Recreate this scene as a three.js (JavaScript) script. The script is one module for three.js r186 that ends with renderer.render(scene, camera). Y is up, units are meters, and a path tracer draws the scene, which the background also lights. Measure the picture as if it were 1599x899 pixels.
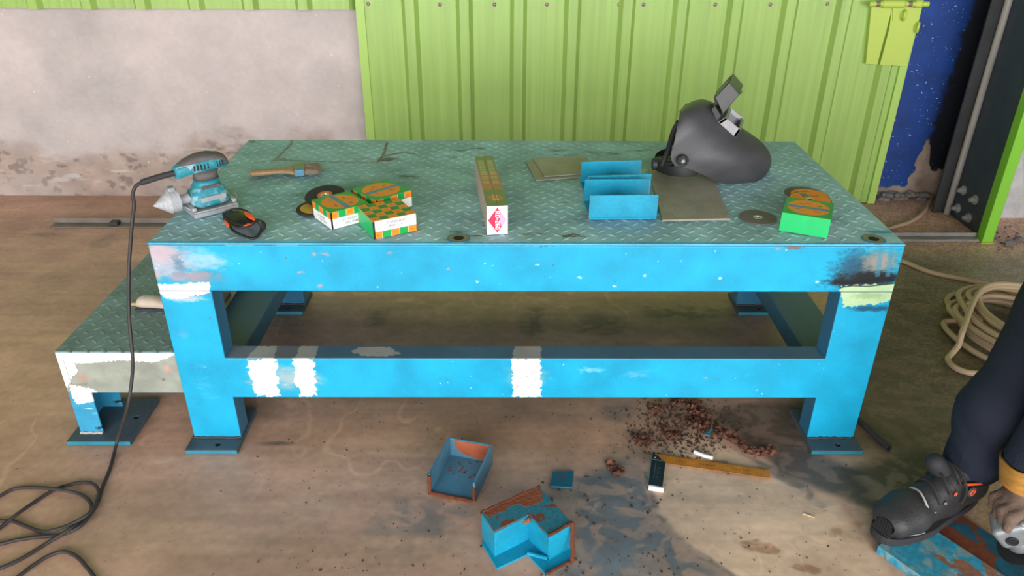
import * as THREE from 'three';
import { RoundedBoxGeometry } from 'three/addons/geometries/RoundedBoxGeometry.js';
import { mergeGeometries, mergeVertices, toCreasedNormals } from 'three/addons/utils/BufferGeometryUtils.js';
import { RectAreaLightUniformsLib } from 'three/addons/lights/RectAreaLightUniformsLib.js';
import { MarchingCubes } from 'three/addons/objects/MarchingCubes.js';

// ------------------------------------------------------------------ camera, sky, exposure
const FOCAL = 1196.92, V = (x, y, z) => new THREE.Vector3(x, y, z);
const scene = new THREE.Scene();
const camera = new THREE.PerspectiveCamera(2 * Math.atan(449.5 / FOCAL) * 180 / Math.PI, 1599 / 899, 0.05, 100);
camera.position.set(-0.0479, 1.3625, 1.6525);
camera.rotation.set(-0.4914, -0.0068, 0.005, 'YXZ');
camera.updateMatrixWorld();
const renderer = new THREE.WebGLRenderer({ antialias: true });
renderer.toneMapping = THREE.LinearToneMapping;
renderer.toneMappingExposure = 1.44;
renderer.shadowMap.enabled = true;
scene.background = new THREE.Color().setRGB(2.9, 2.86, 2.875);   // overcast sky, entering only through the wide open front of the shed
RectAreaLightUniformsLib.init();
const daylight = new THREE.RectAreaLight(new THREE.Color().setRGB(1, 0.986, 0.991), 2.9, 11, 3.3);   // daylight of the same open front
daylight.name = 'open_front_daylight'; daylight.position.set(0, 1.67, 6.0); daylight.lookAt(0, 1.67, 0); scene.add(daylight);

// ------------------------------------------------------------------ helpers
let seed = 12345;
const rnd = () => { seed = (seed * 1664525 + 1013904223) >>> 0; return seed / 4294967296; };
const rr = (a, b) => a + (b - a) * rnd();
// a photograph pixel gives a direction; the distance comes from the plane it lies on
function P(u, v, at) {
  const d = V((u - 799.5) / FOCAL, -(v - 449.5) / FOCAL, -1).applyEuler(camera.rotation), c = camera.position;
  const k = 'y' in at ? (at.y - c.y) / d.y : 'z' in at ? (at.z - c.z) / d.z : (at.x - c.x) / d.x;
  return c.clone().addScaledVector(d, k);
}
const names = {};
function numbered(n) { names[n] = (names[n] ?? -1) + 1; return names[n] ? n + '_' + String(names[n]).padStart(3, '0') : n; }
function shade(o) { o.castShadow = true; o.receiveShadow = true; return o; }
function thing(name, label, category, pos = [0, 0, 0], yaw = 0, group) {
  const o = new THREE.Group(); o.name = numbered(name); o.position.set(...pos); o.rotation.y = yaw;
  o.userData = { label, category }; if (group) o.userData.group = group;
  scene.add(o); return o;
}
function part(parent, name, geo, mat, label) {
  const m = shade(new THREE.Mesh(geo, mat)); m.name = name; parent.add(m); if (label) m.userData.label = label; return m;
}
function solo(name, label, category, geo, mat, group) {
  const m = shade(new THREE.Mesh(geo, mat)); m.name = numbered(name); m.userData = { label, category }; if (group) m.userData.group = group; scene.add(m); return m;
}
function struct(name, geo, mat, label, category) {
  const m = shade(new THREE.Mesh(geo, mat)); m.name = name; m.userData = { kind: 'structure', label, category }; scene.add(m); return m;
}
function uvBox(g, s = 1) {          // uv in metres by the way each face points
  g = g.index ? g.toNonIndexed() : g;
  const p = g.attributes.position, uv = new Float32Array(p.count * 2), a = V(), b = V(), c = V(), n = V();
  for (let i = 0; i < p.count; i += 3) {
    a.fromBufferAttribute(p, i); b.fromBufferAttribute(p, i + 1); c.fromBufferAttribute(p, i + 2);
    n.copy(b).sub(a).cross(c.clone().sub(a)); const ax = Math.abs(n.x), ay = Math.abs(n.y), az = Math.abs(n.z);
    [a, b, c].forEach((q, k) => {
      const [u, v] = ay >= ax && ay >= az ? [q.x, -q.z] : ax >= az ? [q.z, q.y] : [q.x, q.y];
      uv[(i + k) * 2] = u * s; uv[(i + k) * 2 + 1] = v * s;
    });
  }
  g.setAttribute('uv', new THREE.BufferAttribute(uv, 2)); return g;
}
function rbox(x0, x1, y0, y1, z0, z1, r = 0.004, seg = 2) {
  const g = new RoundedBoxGeometry(x1 - x0, y1 - y0, z1 - z0, seg, Math.min(r, (x1 - x0) / 2.01, (y1 - y0) / 2.01, (z1 - z0) / 2.01));
  g.translate((x0 + x1) / 2, (y0 + y1) / 2, (z0 + z1) / 2); return uvBox(g);
}
function bx(x0, x1, y0, y1, z0, z1) { const g = new THREE.BoxGeometry(x1 - x0, y1 - y0, z1 - z0); g.translate((x0 + x1) / 2, (y0 + y1) / 2, (z0 + z1) / 2); return uvBox(g); }
function cyl(r0, r1, h, seg = 24, open = false) { return new THREE.CylinderGeometry(r0, r1, h, seg, 1, open); }
function tube(pts, r, seg = 60, rad = 8, closed = false) { return new THREE.TubeGeometry(new THREE.CatmullRomCurve3(pts, closed, 'centripetal'), seg, r, rad, closed); }
function merge(list) { return mergeGeometries(list.map((g) => { g = g.index ? g.toNonIndexed() : g; for (const k of Object.keys(g.attributes)) if (!['position', 'normal', 'uv'].includes(k)) g.deleteAttribute(k); return g; })); }
function extr(pts, depth, bevel = 0) {      // outline in xy, depth along z
  const s = new THREE.Shape(pts.map(([x, y]) => new THREE.Vector2(x, y)));
  return new THREE.ExtrudeGeometry(s, { depth: depth - 2 * bevel, bevelEnabled: bevel > 0, bevelSize: bevel, bevelThickness: bevel, bevelOffset: -bevel, bevelSegments: 2, curveSegments: 16 }).translate(0, 0, bevel);
}
function loft(sections, close = true) {     // sections: arrays of equally many Vector3, each a closed ring
  const n = sections[0].length, pos = [], idx = [], uv = [];
  sections.forEach((s, i) => s.forEach((p, j) => { pos.push(p.x, p.y, p.z); uv.push(j / n, i / sections.length); }));
  for (let i = 0; i < sections.length - 1; i++) for (let j = 0; j < n; j++) { const a = i * n + j, b = i * n + (j + 1) % n, c = a + n, d = b + n; idx.push(a, b, d, a, d, c); }
  if (close) for (const [s, flip] of [[0, 1], [sections.length - 1, 0]]) {
    const c = sections[s].reduce((q, p) => q.add(p), V(0, 0, 0)).multiplyScalar(1 / n), ci = pos.length / 3; pos.push(c.x, c.y, c.z); uv.push(0.5, s ? 1 : 0);
    for (let j = 0; j < n; j++) { const a = s * n + j, b = s * n + (j + 1) % n; flip ? idx.push(ci, b, a) : idx.push(ci, a, b); }
  }
  const g = new THREE.BufferGeometry(); g.setAttribute('position', new THREE.Float32BufferAttribute(pos, 3)); g.setAttribute('uv', new THREE.Float32BufferAttribute(uv, 2)); g.setIndex(idx); g.computeVertexNormals(); return g;
}
function ring(cx, cy, cz, a, b, e = 2.6, n = 32, axis = 'y') {     // superellipse ring round an axis
  return Array.from({ length: n }, (_, i) => { const t = i / n * 2 * Math.PI, c = Math.cos(t), s = Math.sin(t), x = a * Math.sign(c) * Math.abs(c) ** (2 / e), y = b * Math.sign(s) * Math.abs(s) ** (2 / e);
    return axis === 'y' ? V(cx + x, cy, cz - y) : axis === 'x' ? V(cx, cy + y, cz - x) : V(cx + x, cy + y, cz); });
}
// signed-distance bodies: bones are [A, B, radiusA, radiusB]
function sdfMesh(bones, lo, size, res, k = 0.03, cut) {
  const mc = new MarchingCubes(res, new THREE.MeshBasicMaterial(), false, false, 200000), f = mc.field, p = V(), ba = V(), pa = V();
  const B = bones.map(([a, b, ra, rb]) => ({ a, ba: b.clone().sub(a), l2: Math.max(1e-9, b.distanceToSquared(a)), ra, rb }));
  for (let z = 0; z < res; z++) for (let y = 0; y < res; y++) for (let x = 0; x < res; x++) {
    p.set(lo[0] + size * x / res, lo[1] + size * y / res, lo[2] + size * z / res);
    let d = 1e3;
    for (const b of B) {
      pa.copy(p).sub(b.a); const t = Math.min(1, Math.max(0, pa.dot(b.ba) / b.l2)), e = pa.addScaledVector(b.ba, -t).length() - (b.ra + (b.rb - b.ra) * t);
      const h = Math.max(k - Math.abs(d - e), 0) / k; d = Math.min(d, e) - h * h * k / 4;
    }
    if (cut) d = Math.max(d, cut(p));
    f[x + y * res + z * res * res] = -d;
  }
  mc.isolation = 0; mc.update();
  const n = mc.count, pos = mc.positionArray.slice(0, n * 3);
  for (let i = 0; i < n; i++) for (let j = 0; j < 3; j++) pos[i * 3 + j] = lo[j] + (pos[i * 3 + j] + 1) / 2 * size;
  let g = new THREE.BufferGeometry(); g.setAttribute('position', new THREE.BufferAttribute(new Float32Array(pos), 3));
  g = mergeVertices(g, 1e-5); g.computeVertexNormals();
  g = g.toNonIndexed(); const uv = uvBox(g.clone()).attributes.uv; g.setAttribute('uv', uv); return g;
}

// ------------------------------------------------------------------ noise and textures
const PERM = new Uint8Array(512); { const a = Array.from({ length: 256 }, (_, i) => i); for (let i = 255; i > 0; i--) { const j = Math.floor(rnd() * (i + 1)); [a[i], a[j]] = [a[j], a[i]]; } for (let i = 0; i < 512; i++) PERM[i] = a[i & 255]; }
function vn(x, y, per = 256) {
  const xi = Math.floor(x), yi = Math.floor(y), fx = x - xi, fy = y - yi, u = fx * fx * (3 - 2 * fx), v = fy * fy * (3 - 2 * fy);
  const m = (q) => ((q % per) + per) % per & 255, x0 = m(xi), x1 = m(xi + 1), y0 = m(yi), y1 = m(yi + 1);
  const a = PERM[PERM[x0] + y0], b = PERM[PERM[x1] + y0], c = PERM[PERM[x0] + y1], d = PERM[PERM[x1] + y1];
  return (a + (b - a) * u + (c - a) * v + (a - b - c + d) * u * v) / 255;
}
function fbm(x, y, oct = 4, per = 256) { let s = 0, a = 0.5, t = 0; for (let i = 0; i < oct; i++) { s += a * vn(x, y, per); t += a; x *= 2; y *= 2; per *= 2; a *= 0.5; } return s / t; }
const sm = (a, b, x) => { x = Math.min(1, Math.max(0, (x - a) / (b - a))); return x * x * (3 - 2 * x); };
function dataTex(w, h, fn, srgb = true) {
  const d = new Uint8Array(w * h * 4);
  for (let y = 0; y < h; y++) for (let x = 0; x < w; x++) { const c = fn(x / w, y / h, x, y), i = (y * w + x) * 4; d[i] = Math.max(0, Math.min(255, c[0])); d[i + 1] = Math.max(0, Math.min(255, c[1])); d[i + 2] = Math.max(0, Math.min(255, c[2])); d[i + 3] = 255; }
  const t = new THREE.DataTexture(d, w, h); t.wrapS = t.wrapT = THREE.RepeatWrapping; t.magFilter = THREE.LinearFilter; t.minFilter = THREE.LinearMipmapLinearFilter; t.generateMipmaps = true; if (srgb) t.colorSpace = THREE.SRGBColorSpace; t.needsUpdate = true; return t;
}
function canvasTex(w, h, draw) {
  const c = document.createElement('canvas'); c.width = w; c.height = h; const g = c.getContext('2d'); draw(g, w, h);
  const t = new THREE.CanvasTexture(c); t.colorSpace = THREE.SRGBColorSpace; t.wrapS = t.wrapT = THREE.RepeatWrapping; t.anisotropy = 8; return t;
}
function grain(g, w, h, amp, f, mott = 0) {      // grain and mottling over a drawn sheet
  const im = g.getImageData(0, 0, w, h), d = im.data;
  for (let y = 0; y < h; y++) for (let x = 0; x < w; x++) { const i = (y * w + x) * 4, k = 1 + amp * (vn(x * f, y * f) - 0.5) + amp * 0.6 * (rnd() - 0.5) + mott * (fbm(x * 0.012, y * 0.012, 4) - 0.5); d[i] *= k; d[i + 1] *= k; d[i + 2] *= k; }
  g.putImageData(im, 0, 0);
}
function jag(g, pts, amp, step = 6) {            // filled shape with a ragged edge
  g.beginPath();
  pts.forEach((p, i) => { const q = pts[(i + 1) % pts.length], l = Math.hypot(q[0] - p[0], q[1] - p[1]), n = Math.max(1, Math.round(l / step)); for (let k = 0; k < n; k++) { const t = k / n, x = p[0] + (q[0] - p[0]) * t + rr(-amp, amp), y = p[1] + (q[1] - p[1]) * t + rr(-amp, amp); i + k ? g.lineTo(x, y) : g.moveTo(x, y); } });
  g.closePath(); g.fill();
}
function scuff(g, x, y, w, h, color, n, a = 0.25, r = 8) {   // a worn patch made of many small scratches and flecks
  g.fillStyle = color;
  for (let i = 0; i < n; i++) { const px = x + (rnd() + rnd() + rnd() - 1.5) / 1.5 * w, py = y + (rnd() + rnd() + rnd() - 1.5) / 1.5 * h; g.globalAlpha = a * rr(0.3, 1); g.beginPath(); g.ellipse(px, py, r * rr(0.3, 1.6), r * rr(0.1, 0.6), rr(-0.4, 0.4), 0, 7); g.fill(); }
  g.globalAlpha = 1;
}
const C = (r, g, b) => new THREE.Color().setRGB(r, g, b);
function M(color, roughness = 0.6, metalness = 0, extra = {}) { return new THREE.MeshStandardMaterial({ color, roughness, metalness, side: THREE.DoubleSide, ...extra }); }
const mott = dataTex(512, 512, (u, v) => { const k = 225 + 60 * (fbm(u * 8, v * 8, 5, 8) - 0.5) + 14 * (vn(u * 128, v * 128, 128) - 0.5); return [k, k, k]; });
const fineBump = dataTex(512, 512, (u, v) => { const k = 128 + 90 * (fbm(u * 32, v * 32, 4, 32) - 0.5); return [k, k, k]; }, false);
function rep(t, s) { const c = t.clone(); c.repeat.set(s, s); c.needsUpdate = true; return c; }
const mott2 = rep(mott, 2.2), bump6 = rep(fineBump, 5);

// ------------------------------------------------------------------ materials
const BLUE = C(0.006, 0.385, 0.61);
const mat = {
  blue: M(BLUE, 0.42, 0, { map: mott2 }),
  blueDull: M(C(0.03, 0.22, 0.36), 0.6, 0, { map: mott2 }),
  teal: M(C(0.03, 0.25, 0.31), 0.55, 0, { map: mott2 }),
  black: M(C(0.014, 0.014, 0.016), 0.55), rubber: M(C(0.022, 0.022, 0.024), 0.75),
  dark: M(C(0.05, 0.05, 0.055), 0.6, 0, { map: mott2 }),
  steel: M(C(0.42, 0.42, 0.43), 0.4, 0.85, { map: mott2 }),
  bareplate: M(C(0.41, 0.39, 0.32), 0.5, 0.1, { map: mott2 }),
  bright: M(C(0.7, 0.7, 0.7), 0.35, 0.8),
  orange: M(C(0.9, 0.12, 0.025), 0.5), hole: M(C(0.01, 0.009, 0.008), 0.9),
  white: M(C(0.75, 0.75, 0.72), 0.6), rust: M(C(0.30, 0.085, 0.03), 0.95, 0, { bumpMap: bump6, bumpScale: 0.004, map: mott2 }),
  lime: M(C(0.37, 0.575, 0.12), 0.38), limeDeep: M(C(0.20, 0.53, 0.035), 0.4),
  latch: M(C(0.44, 0.58, 0.09), 0.45), concrete: M(C(0.33, 0.31, 0.29), 0.9, 0, { map: mott2, bumpMap: bump6, bumpScale: 0.006 })
};

// ------------------------------------------------------------------ the place: floor, walls, roof
const FX0 = -2.7, FX1 = 2.5, FZ0 = -1.95, FZ1 = 0.65;
{ // floor: dusty concrete with sweep marks, soot, scrape marks, dark patches and painted platform shade, each where the photograph shows it
  const blobs = [];   // [pixel u, v, radius x, radius z, rgb, strength]
  const b = (u, v, rx, rz, c, a, n = 0.8) => { const p = P(u, v, { y: 0 }); blobs.push([p.x, p.z, rx, rz, c, a, n]); };
  
   b(985, 845, 0.11, 0.1, [92, 96, 100], 0.8, 1.2); b(960, 885, 0.12, 0.06, [98, 106, 112], 0.8, 1.2); 
   b(640, 830, 0.13, 0.09, [118, 108, 98], 0.6, 1.3); b(700, 800, 0.1, 0.06, [112, 104, 98], 0.6, 1.3);
  b(965, 640, 0.06, 0.07, [84, 80, 80], 0.6, 0.6);  b(1000, 690, 0.12, 0.07, [112, 100, 88], 0.6, 0.9);
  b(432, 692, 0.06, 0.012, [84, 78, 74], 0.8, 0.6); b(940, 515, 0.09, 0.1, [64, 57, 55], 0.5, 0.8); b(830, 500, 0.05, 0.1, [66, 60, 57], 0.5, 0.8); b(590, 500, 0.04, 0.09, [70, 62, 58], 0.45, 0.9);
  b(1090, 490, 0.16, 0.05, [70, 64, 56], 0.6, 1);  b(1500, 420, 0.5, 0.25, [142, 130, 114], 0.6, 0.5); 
  b(165, 375, 0.05, 0.12, [128, 108, 92], 0.6, 0.7); b(70, 366, 0.1, 0.02, [120, 102, 86], 0.7, 0.8); b(250, 720, 0.06, 0.03, [196, 176, 156], 0.4, 1); b(480, 790, 0.1, 0.05, [176, 152, 130], 0.5, 1.2);
  b(300, 820, 0.3, 0.1, [166, 140, 116], 0.5, 1); b(600, 690, 0.35, 0.07, [162, 138, 116], 0.6, 1); b(850, 700, 0.2, 0.05, [164, 136, 112], 0.6, 1); b(560, 860, 0.3, 0.05, [150, 122, 98], 0.5, 1);
   b(250, 480, 0.25, 0.4, [150, 124, 100], 0.4, 1); b(80, 440, 0.4, 0.3, [158, 132, 110], 0.4, 1);
  const polys = [   // [outline in pixels, rgb, strength, patchiness, edge softness in metres]
    [[[345, 460], [1240, 458], [1300, 650], [330, 650]], [112, 95, 87], 0.6, 0.2, 0.08], [[[1290, 600], [1400, 400], [1640, 400], [1640, 720], [1450, 740], [1380, 720], [1335, 680]], [82, 73, 60], 0.88, 0.2, 0.07],  // first outline: the platform's shade painted into the floor colour
    [[[850, 760], [950, 730], [1000, 690], [1003, 740], [1018, 790], [1048, 832], [1092, 867], [1142, 905], [860, 905], [838, 830]], [116, 104, 94], 0.7, 0.35, 0.025], [[[900, 745], [990, 720], [1003, 770], [1030, 815], [1075, 860], [1120, 905], [960, 905], [900, 850]], [84, 90, 94], 0.75, 1.1, 0.02],
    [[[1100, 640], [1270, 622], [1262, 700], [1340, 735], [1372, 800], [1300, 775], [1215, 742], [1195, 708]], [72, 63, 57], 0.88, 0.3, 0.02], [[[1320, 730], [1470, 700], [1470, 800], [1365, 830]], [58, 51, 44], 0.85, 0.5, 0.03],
    [[[1012, 703], [1002, 742], [1017, 790], [1047, 831], [1092, 866], [1142, 905], [1395, 905], [1350, 840], [1300, 785], [1212, 748], [1150, 705], [1085, 672]], [186, 160, 134], 0.85, 0.15, 0.012],
    [[[1005, 735], [1012, 735], [1027, 788], [1056, 829], [1100, 863], [1150, 903], [1140, 905], [1090, 868], [1045, 833], [1014, 790]], [88, 82, 78], 0.8, 0.5, 0.01], [[[1150, 705], [1215, 735], [1300, 790], [1290, 792], [1205, 746]], [92, 84, 76], 0.7, 0.6, 0.01]
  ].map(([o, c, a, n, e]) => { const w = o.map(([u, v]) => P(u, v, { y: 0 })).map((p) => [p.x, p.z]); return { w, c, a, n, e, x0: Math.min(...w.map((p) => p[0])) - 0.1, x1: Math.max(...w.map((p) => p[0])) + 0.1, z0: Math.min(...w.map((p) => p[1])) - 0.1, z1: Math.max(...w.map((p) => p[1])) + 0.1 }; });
  const inside = (w, x, z) => { let s = false, d = 1e9; for (let i = 0, j = w.length - 1; i < w.length; j = i++) { const [ax, az] = w[i], [bx_, bz] = w[j]; if ((az > z) !== (bz > z) && x < (bx_ - ax) * (z - az) / (bz - az) + ax) s = !s; const ex = bx_ - ax, ez = bz - az, t = Math.min(1, Math.max(0, ((x - ax) * ex + (z - az) * ez) / (ex * ex + ez * ez))); d = Math.min(d, Math.hypot(x - ax - t * ex, z - az - t * ez)); } return s ? d : -d; };
  for (const [u, v, rx, rz] of [[1095, 760, 0.02, 0.012], [1135, 775, 0.03, 0.014], [1205, 860, 0.05, 0.02], [1245, 885, 0.05, 0.016], [1165, 850, 0.03, 0.02], [1330, 830, 0.05, 0.03], [1120, 722, 0.02, 0.01]]) b(u, v, rx * 0.8, rz * 0.8, [128, 92, 66], 0.7, 3);
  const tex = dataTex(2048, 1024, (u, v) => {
    const x = FX0 + u * (FX1 - FX0), z = FZ0 + (1 - v) * (FZ1 - FZ0);
    const big = fbm(x * 1.6 + 40, z * 2.4 + 40, 5), mid = fbm(x * 9 + 7, z * 14 + 9, 4), fin = fbm(x * 70, z * 70, 3), warp = fbm(x * 11 + 90, z * 11 + 50, 4) - 0.5, str = fbm(x * 3 + 12, z * 42 + 3, 3), patch = fbm(x * 24 + 60 + 2 * warp, z * 34 + 30 + 2 * warp, 4);
    let c = [164, 132, 112]; const k = 1 + 0.26 * (big - 0.5) + 0.2 * (mid - 0.5) + 0.12 * (fin - 0.5) + 0.12 * (str - 0.5);
    c = c.map((q) => q * k);
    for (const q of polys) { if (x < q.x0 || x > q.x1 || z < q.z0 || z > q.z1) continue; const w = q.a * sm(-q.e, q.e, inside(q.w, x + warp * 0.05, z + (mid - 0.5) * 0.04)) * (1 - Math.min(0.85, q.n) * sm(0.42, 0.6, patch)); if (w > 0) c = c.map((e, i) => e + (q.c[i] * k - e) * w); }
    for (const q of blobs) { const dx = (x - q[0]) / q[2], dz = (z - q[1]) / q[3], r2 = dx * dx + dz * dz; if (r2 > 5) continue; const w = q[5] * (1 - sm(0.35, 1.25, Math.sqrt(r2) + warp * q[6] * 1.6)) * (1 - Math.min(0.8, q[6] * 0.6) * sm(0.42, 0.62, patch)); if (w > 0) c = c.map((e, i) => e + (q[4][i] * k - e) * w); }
    if (fbm(x * 120 + 5, z * 120 + 9, 2) > 0.90) c = c.map((e) => e * 0.68);
    const scr = sm(0.035, 0.0, Math.abs(fbm(x * 7 + 3, z * 5 + 80, 3) - 0.52)) * sm(0.5, 0.7, fbm(x * 2.2 + 31, z * 2.2 + 17, 2)); c = c.map((e) => e * (1 + 0.10 * scr));
    if (x > 1.0) { const g = fbm(x * 160, z * 160, 2) - 0.5, w = sm(1.0, 1.3, x + warp * 0.3); c = [c[0] * (1 + g * 0.5 * w), c[1] * (1 + g * 0.5 * w), c[2] * (1 + g * 0.5 * w)]; }
    return [c[0] * 1.17, c[1] * 1.17, c[2] * 1.17];
  });
  tex.wrapS = tex.wrapT = THREE.MirroredRepeatWrapping;
  const g = new THREE.BoxGeometry(11, 0.2, 9); g.translate(0, -0.1, 2);
  const p = g.attributes.position, uv = g.attributes.uv;
  for (let i = 0; i < p.count; i++) uv.setXY(i, (p.getX(i) - FX0) / (FX1 - FX0), 1 - (p.getZ(i) - FZ0) / (FZ1 - FZ0));
  struct('floor', g, M(0xffffff, 0.5, 0, { map: tex, bumpMap: tex, bumpScale: 0.0015 }), 'dusty brown concrete floor with dark scrape marks and shade painted under the platform', 'floor');
  struct('ground_outside', new THREE.BoxGeometry(60, 0.2, 40).translate(0, -0.12, 26.5), M(C(0.38, 0.36, 0.33), 0.9), 'pale concrete yard outside the open side', 'ground');
}
const WZ = -1.83;
{ // plaster wall below the sheeting
  const tex = dataTex(2048, 640, (u, v) => {
    const x = u * 2.4, y = v * 0.87, n1 = fbm(x * 3 + 11, y * 3 + 5, 5), n2 = fbm(x * 16 + 3, y * 16 + 8, 4), n3 = fbm(x * 60, y * 60, 3), edge = fbm(x * 7 + 60, y * 9 + 60, 5);
    let c = [190, 180, 177].map((e, i) => e * (1 + 0.20 * (n1 - 0.5) + 0.07 * (n2 - 0.5) + 0.05 * (n3 - 0.5)) + (i === 0 ? 6 : 0) * (n1 - 0.5));
    const lim = 0.255 + 0.06 * (fbm(x * 2.3 + 2, 4, 3) - 0.5) * 2 + (edge - 0.5) * 0.2, d = sm(0.05, -0.05, y - lim) * (0.6 + 0.4 * sm(0.38, 0.6, n1 + 0.3 * (n2 - 0.5)));
    c = c.map((e, i) => e + ([158, 139, 126][i] * (0.82 + 0.36 * n2) - e) * d * 0.8);
    const pit = sm(0.62, 0.74, fbm(x * 22 + 9, y * 34 + 1, 3)) * d; c = c.map((e, i) => e * (1 - 0.2 * pit));
    const pale = sm(0.66, 0.8, fbm(x * 9 + 77, y * 40 + 3, 3)) * d; c = c.map((e) => e + (196 - e) * pale * 0.6);
    if (vn(x * 45 + 8, y * 30 + 2) > 0.985) c = [214, 208, 208];
    return c;
  });
  tex.wrapS = THREE.MirroredRepeatWrapping;
  const wallGeo = (x0, x1) => { const g = bx(x0, x1, 0, 0.87, WZ - 0.18, WZ); const uv = g.attributes.uv; for (let i = 0; i < uv.count; i++) uv.setXY(i, (uv.getX(i) + 2.9) / 2.4, uv.getY(i) / 0.87); return g; };
  const bmp = rep(fineBump, 3);
  struct('wall_back', wallGeo(-5.5, 1.72), M(0xffffff, 0.85, 0, { map: tex, bumpMap: bmp, bumpScale: 0.003 }), 'pale plaster dado wall with brown stained foot', 'wall');
}
// corrugated profile: flat pans and raised trapezoid ribs with two faint swages in each pan
function sheet(x0, x1, y0, y1, z, first, pitch = 0.2285) {
  const prof = [[x0, 0]];
  for (let c = first; c < x1 + pitch; c += pitch) for (const [dx, dz] of [[-0.128, 0], [-0.118, 0.0006], [-0.108, 0], [-0.08, 0], [-0.07, 0.0006], [-0.06, 0], [-0.036, 0], [-0.019, 0.024], [0.019, 0.024], [0.036, 0], [0.046, 0]]) if (c + dx > x0 + 0.002 && c + dx < x1 - 0.002) prof.push([c + dx, dz]);
  prof.push([x1, 0]);
  const pos = [], idx = [], uv = [], t = 0.0018, n = prof.length;
  for (const back of [0, 1]) for (const y of [y0, y1]) prof.forEach(([x, d]) => { pos.push(x, y, z + d - back * t); uv.push(x, y); });
  const id = (b, yy, i) => (b * 2 + yy) * n + i;
  for (let i = 0; i < n - 1; i++) { idx.push(id(0, 0, i), id(0, 0, i + 1), id(0, 1, i + 1), id(0, 0, i), id(0, 1, i + 1), id(0, 1, i)); idx.push(id(1, 0, i), id(1, 1, i + 1), id(1, 0, i + 1), id(1, 0, i), id(1, 1, i), id(1, 1, i + 1));
    for (const yy of [0, 1]) idx.push(id(0, yy, i), id(1, yy, i), id(1, yy, i + 1), id(0, yy, i), id(1, yy, i + 1), id(0, yy, i + 1)); }
  for (const i of [0, n - 1]) idx.push(id(0, 0, i), id(0, 1, i), id(1, 1, i), id(0, 0, i), id(1, 1, i), id(1, 0, i));
  const g = new THREE.BufferGeometry(); g.setAttribute('position', new THREE.Float32BufferAttribute(pos, 3)); g.setAttribute('uv', new THREE.Float32BufferAttribute(uv, 2)); g.setIndex(idx);
  const o = g.toNonIndexed(); o.computeVertexNormals(); return o;
}
const streak = dataTex(512, 256, (u, v) => { const k = 236 + 26 * (fbm(u * 64, v * 2, 3, 64) - 0.5) + 10 * (fbm(u * 6, v * 6, 3, 6) - 0.5); return [k, k, k]; });
const greenSheet = M(C(0.37, 0.575, 0.135), 0.36, 0, { map: streak });
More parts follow.
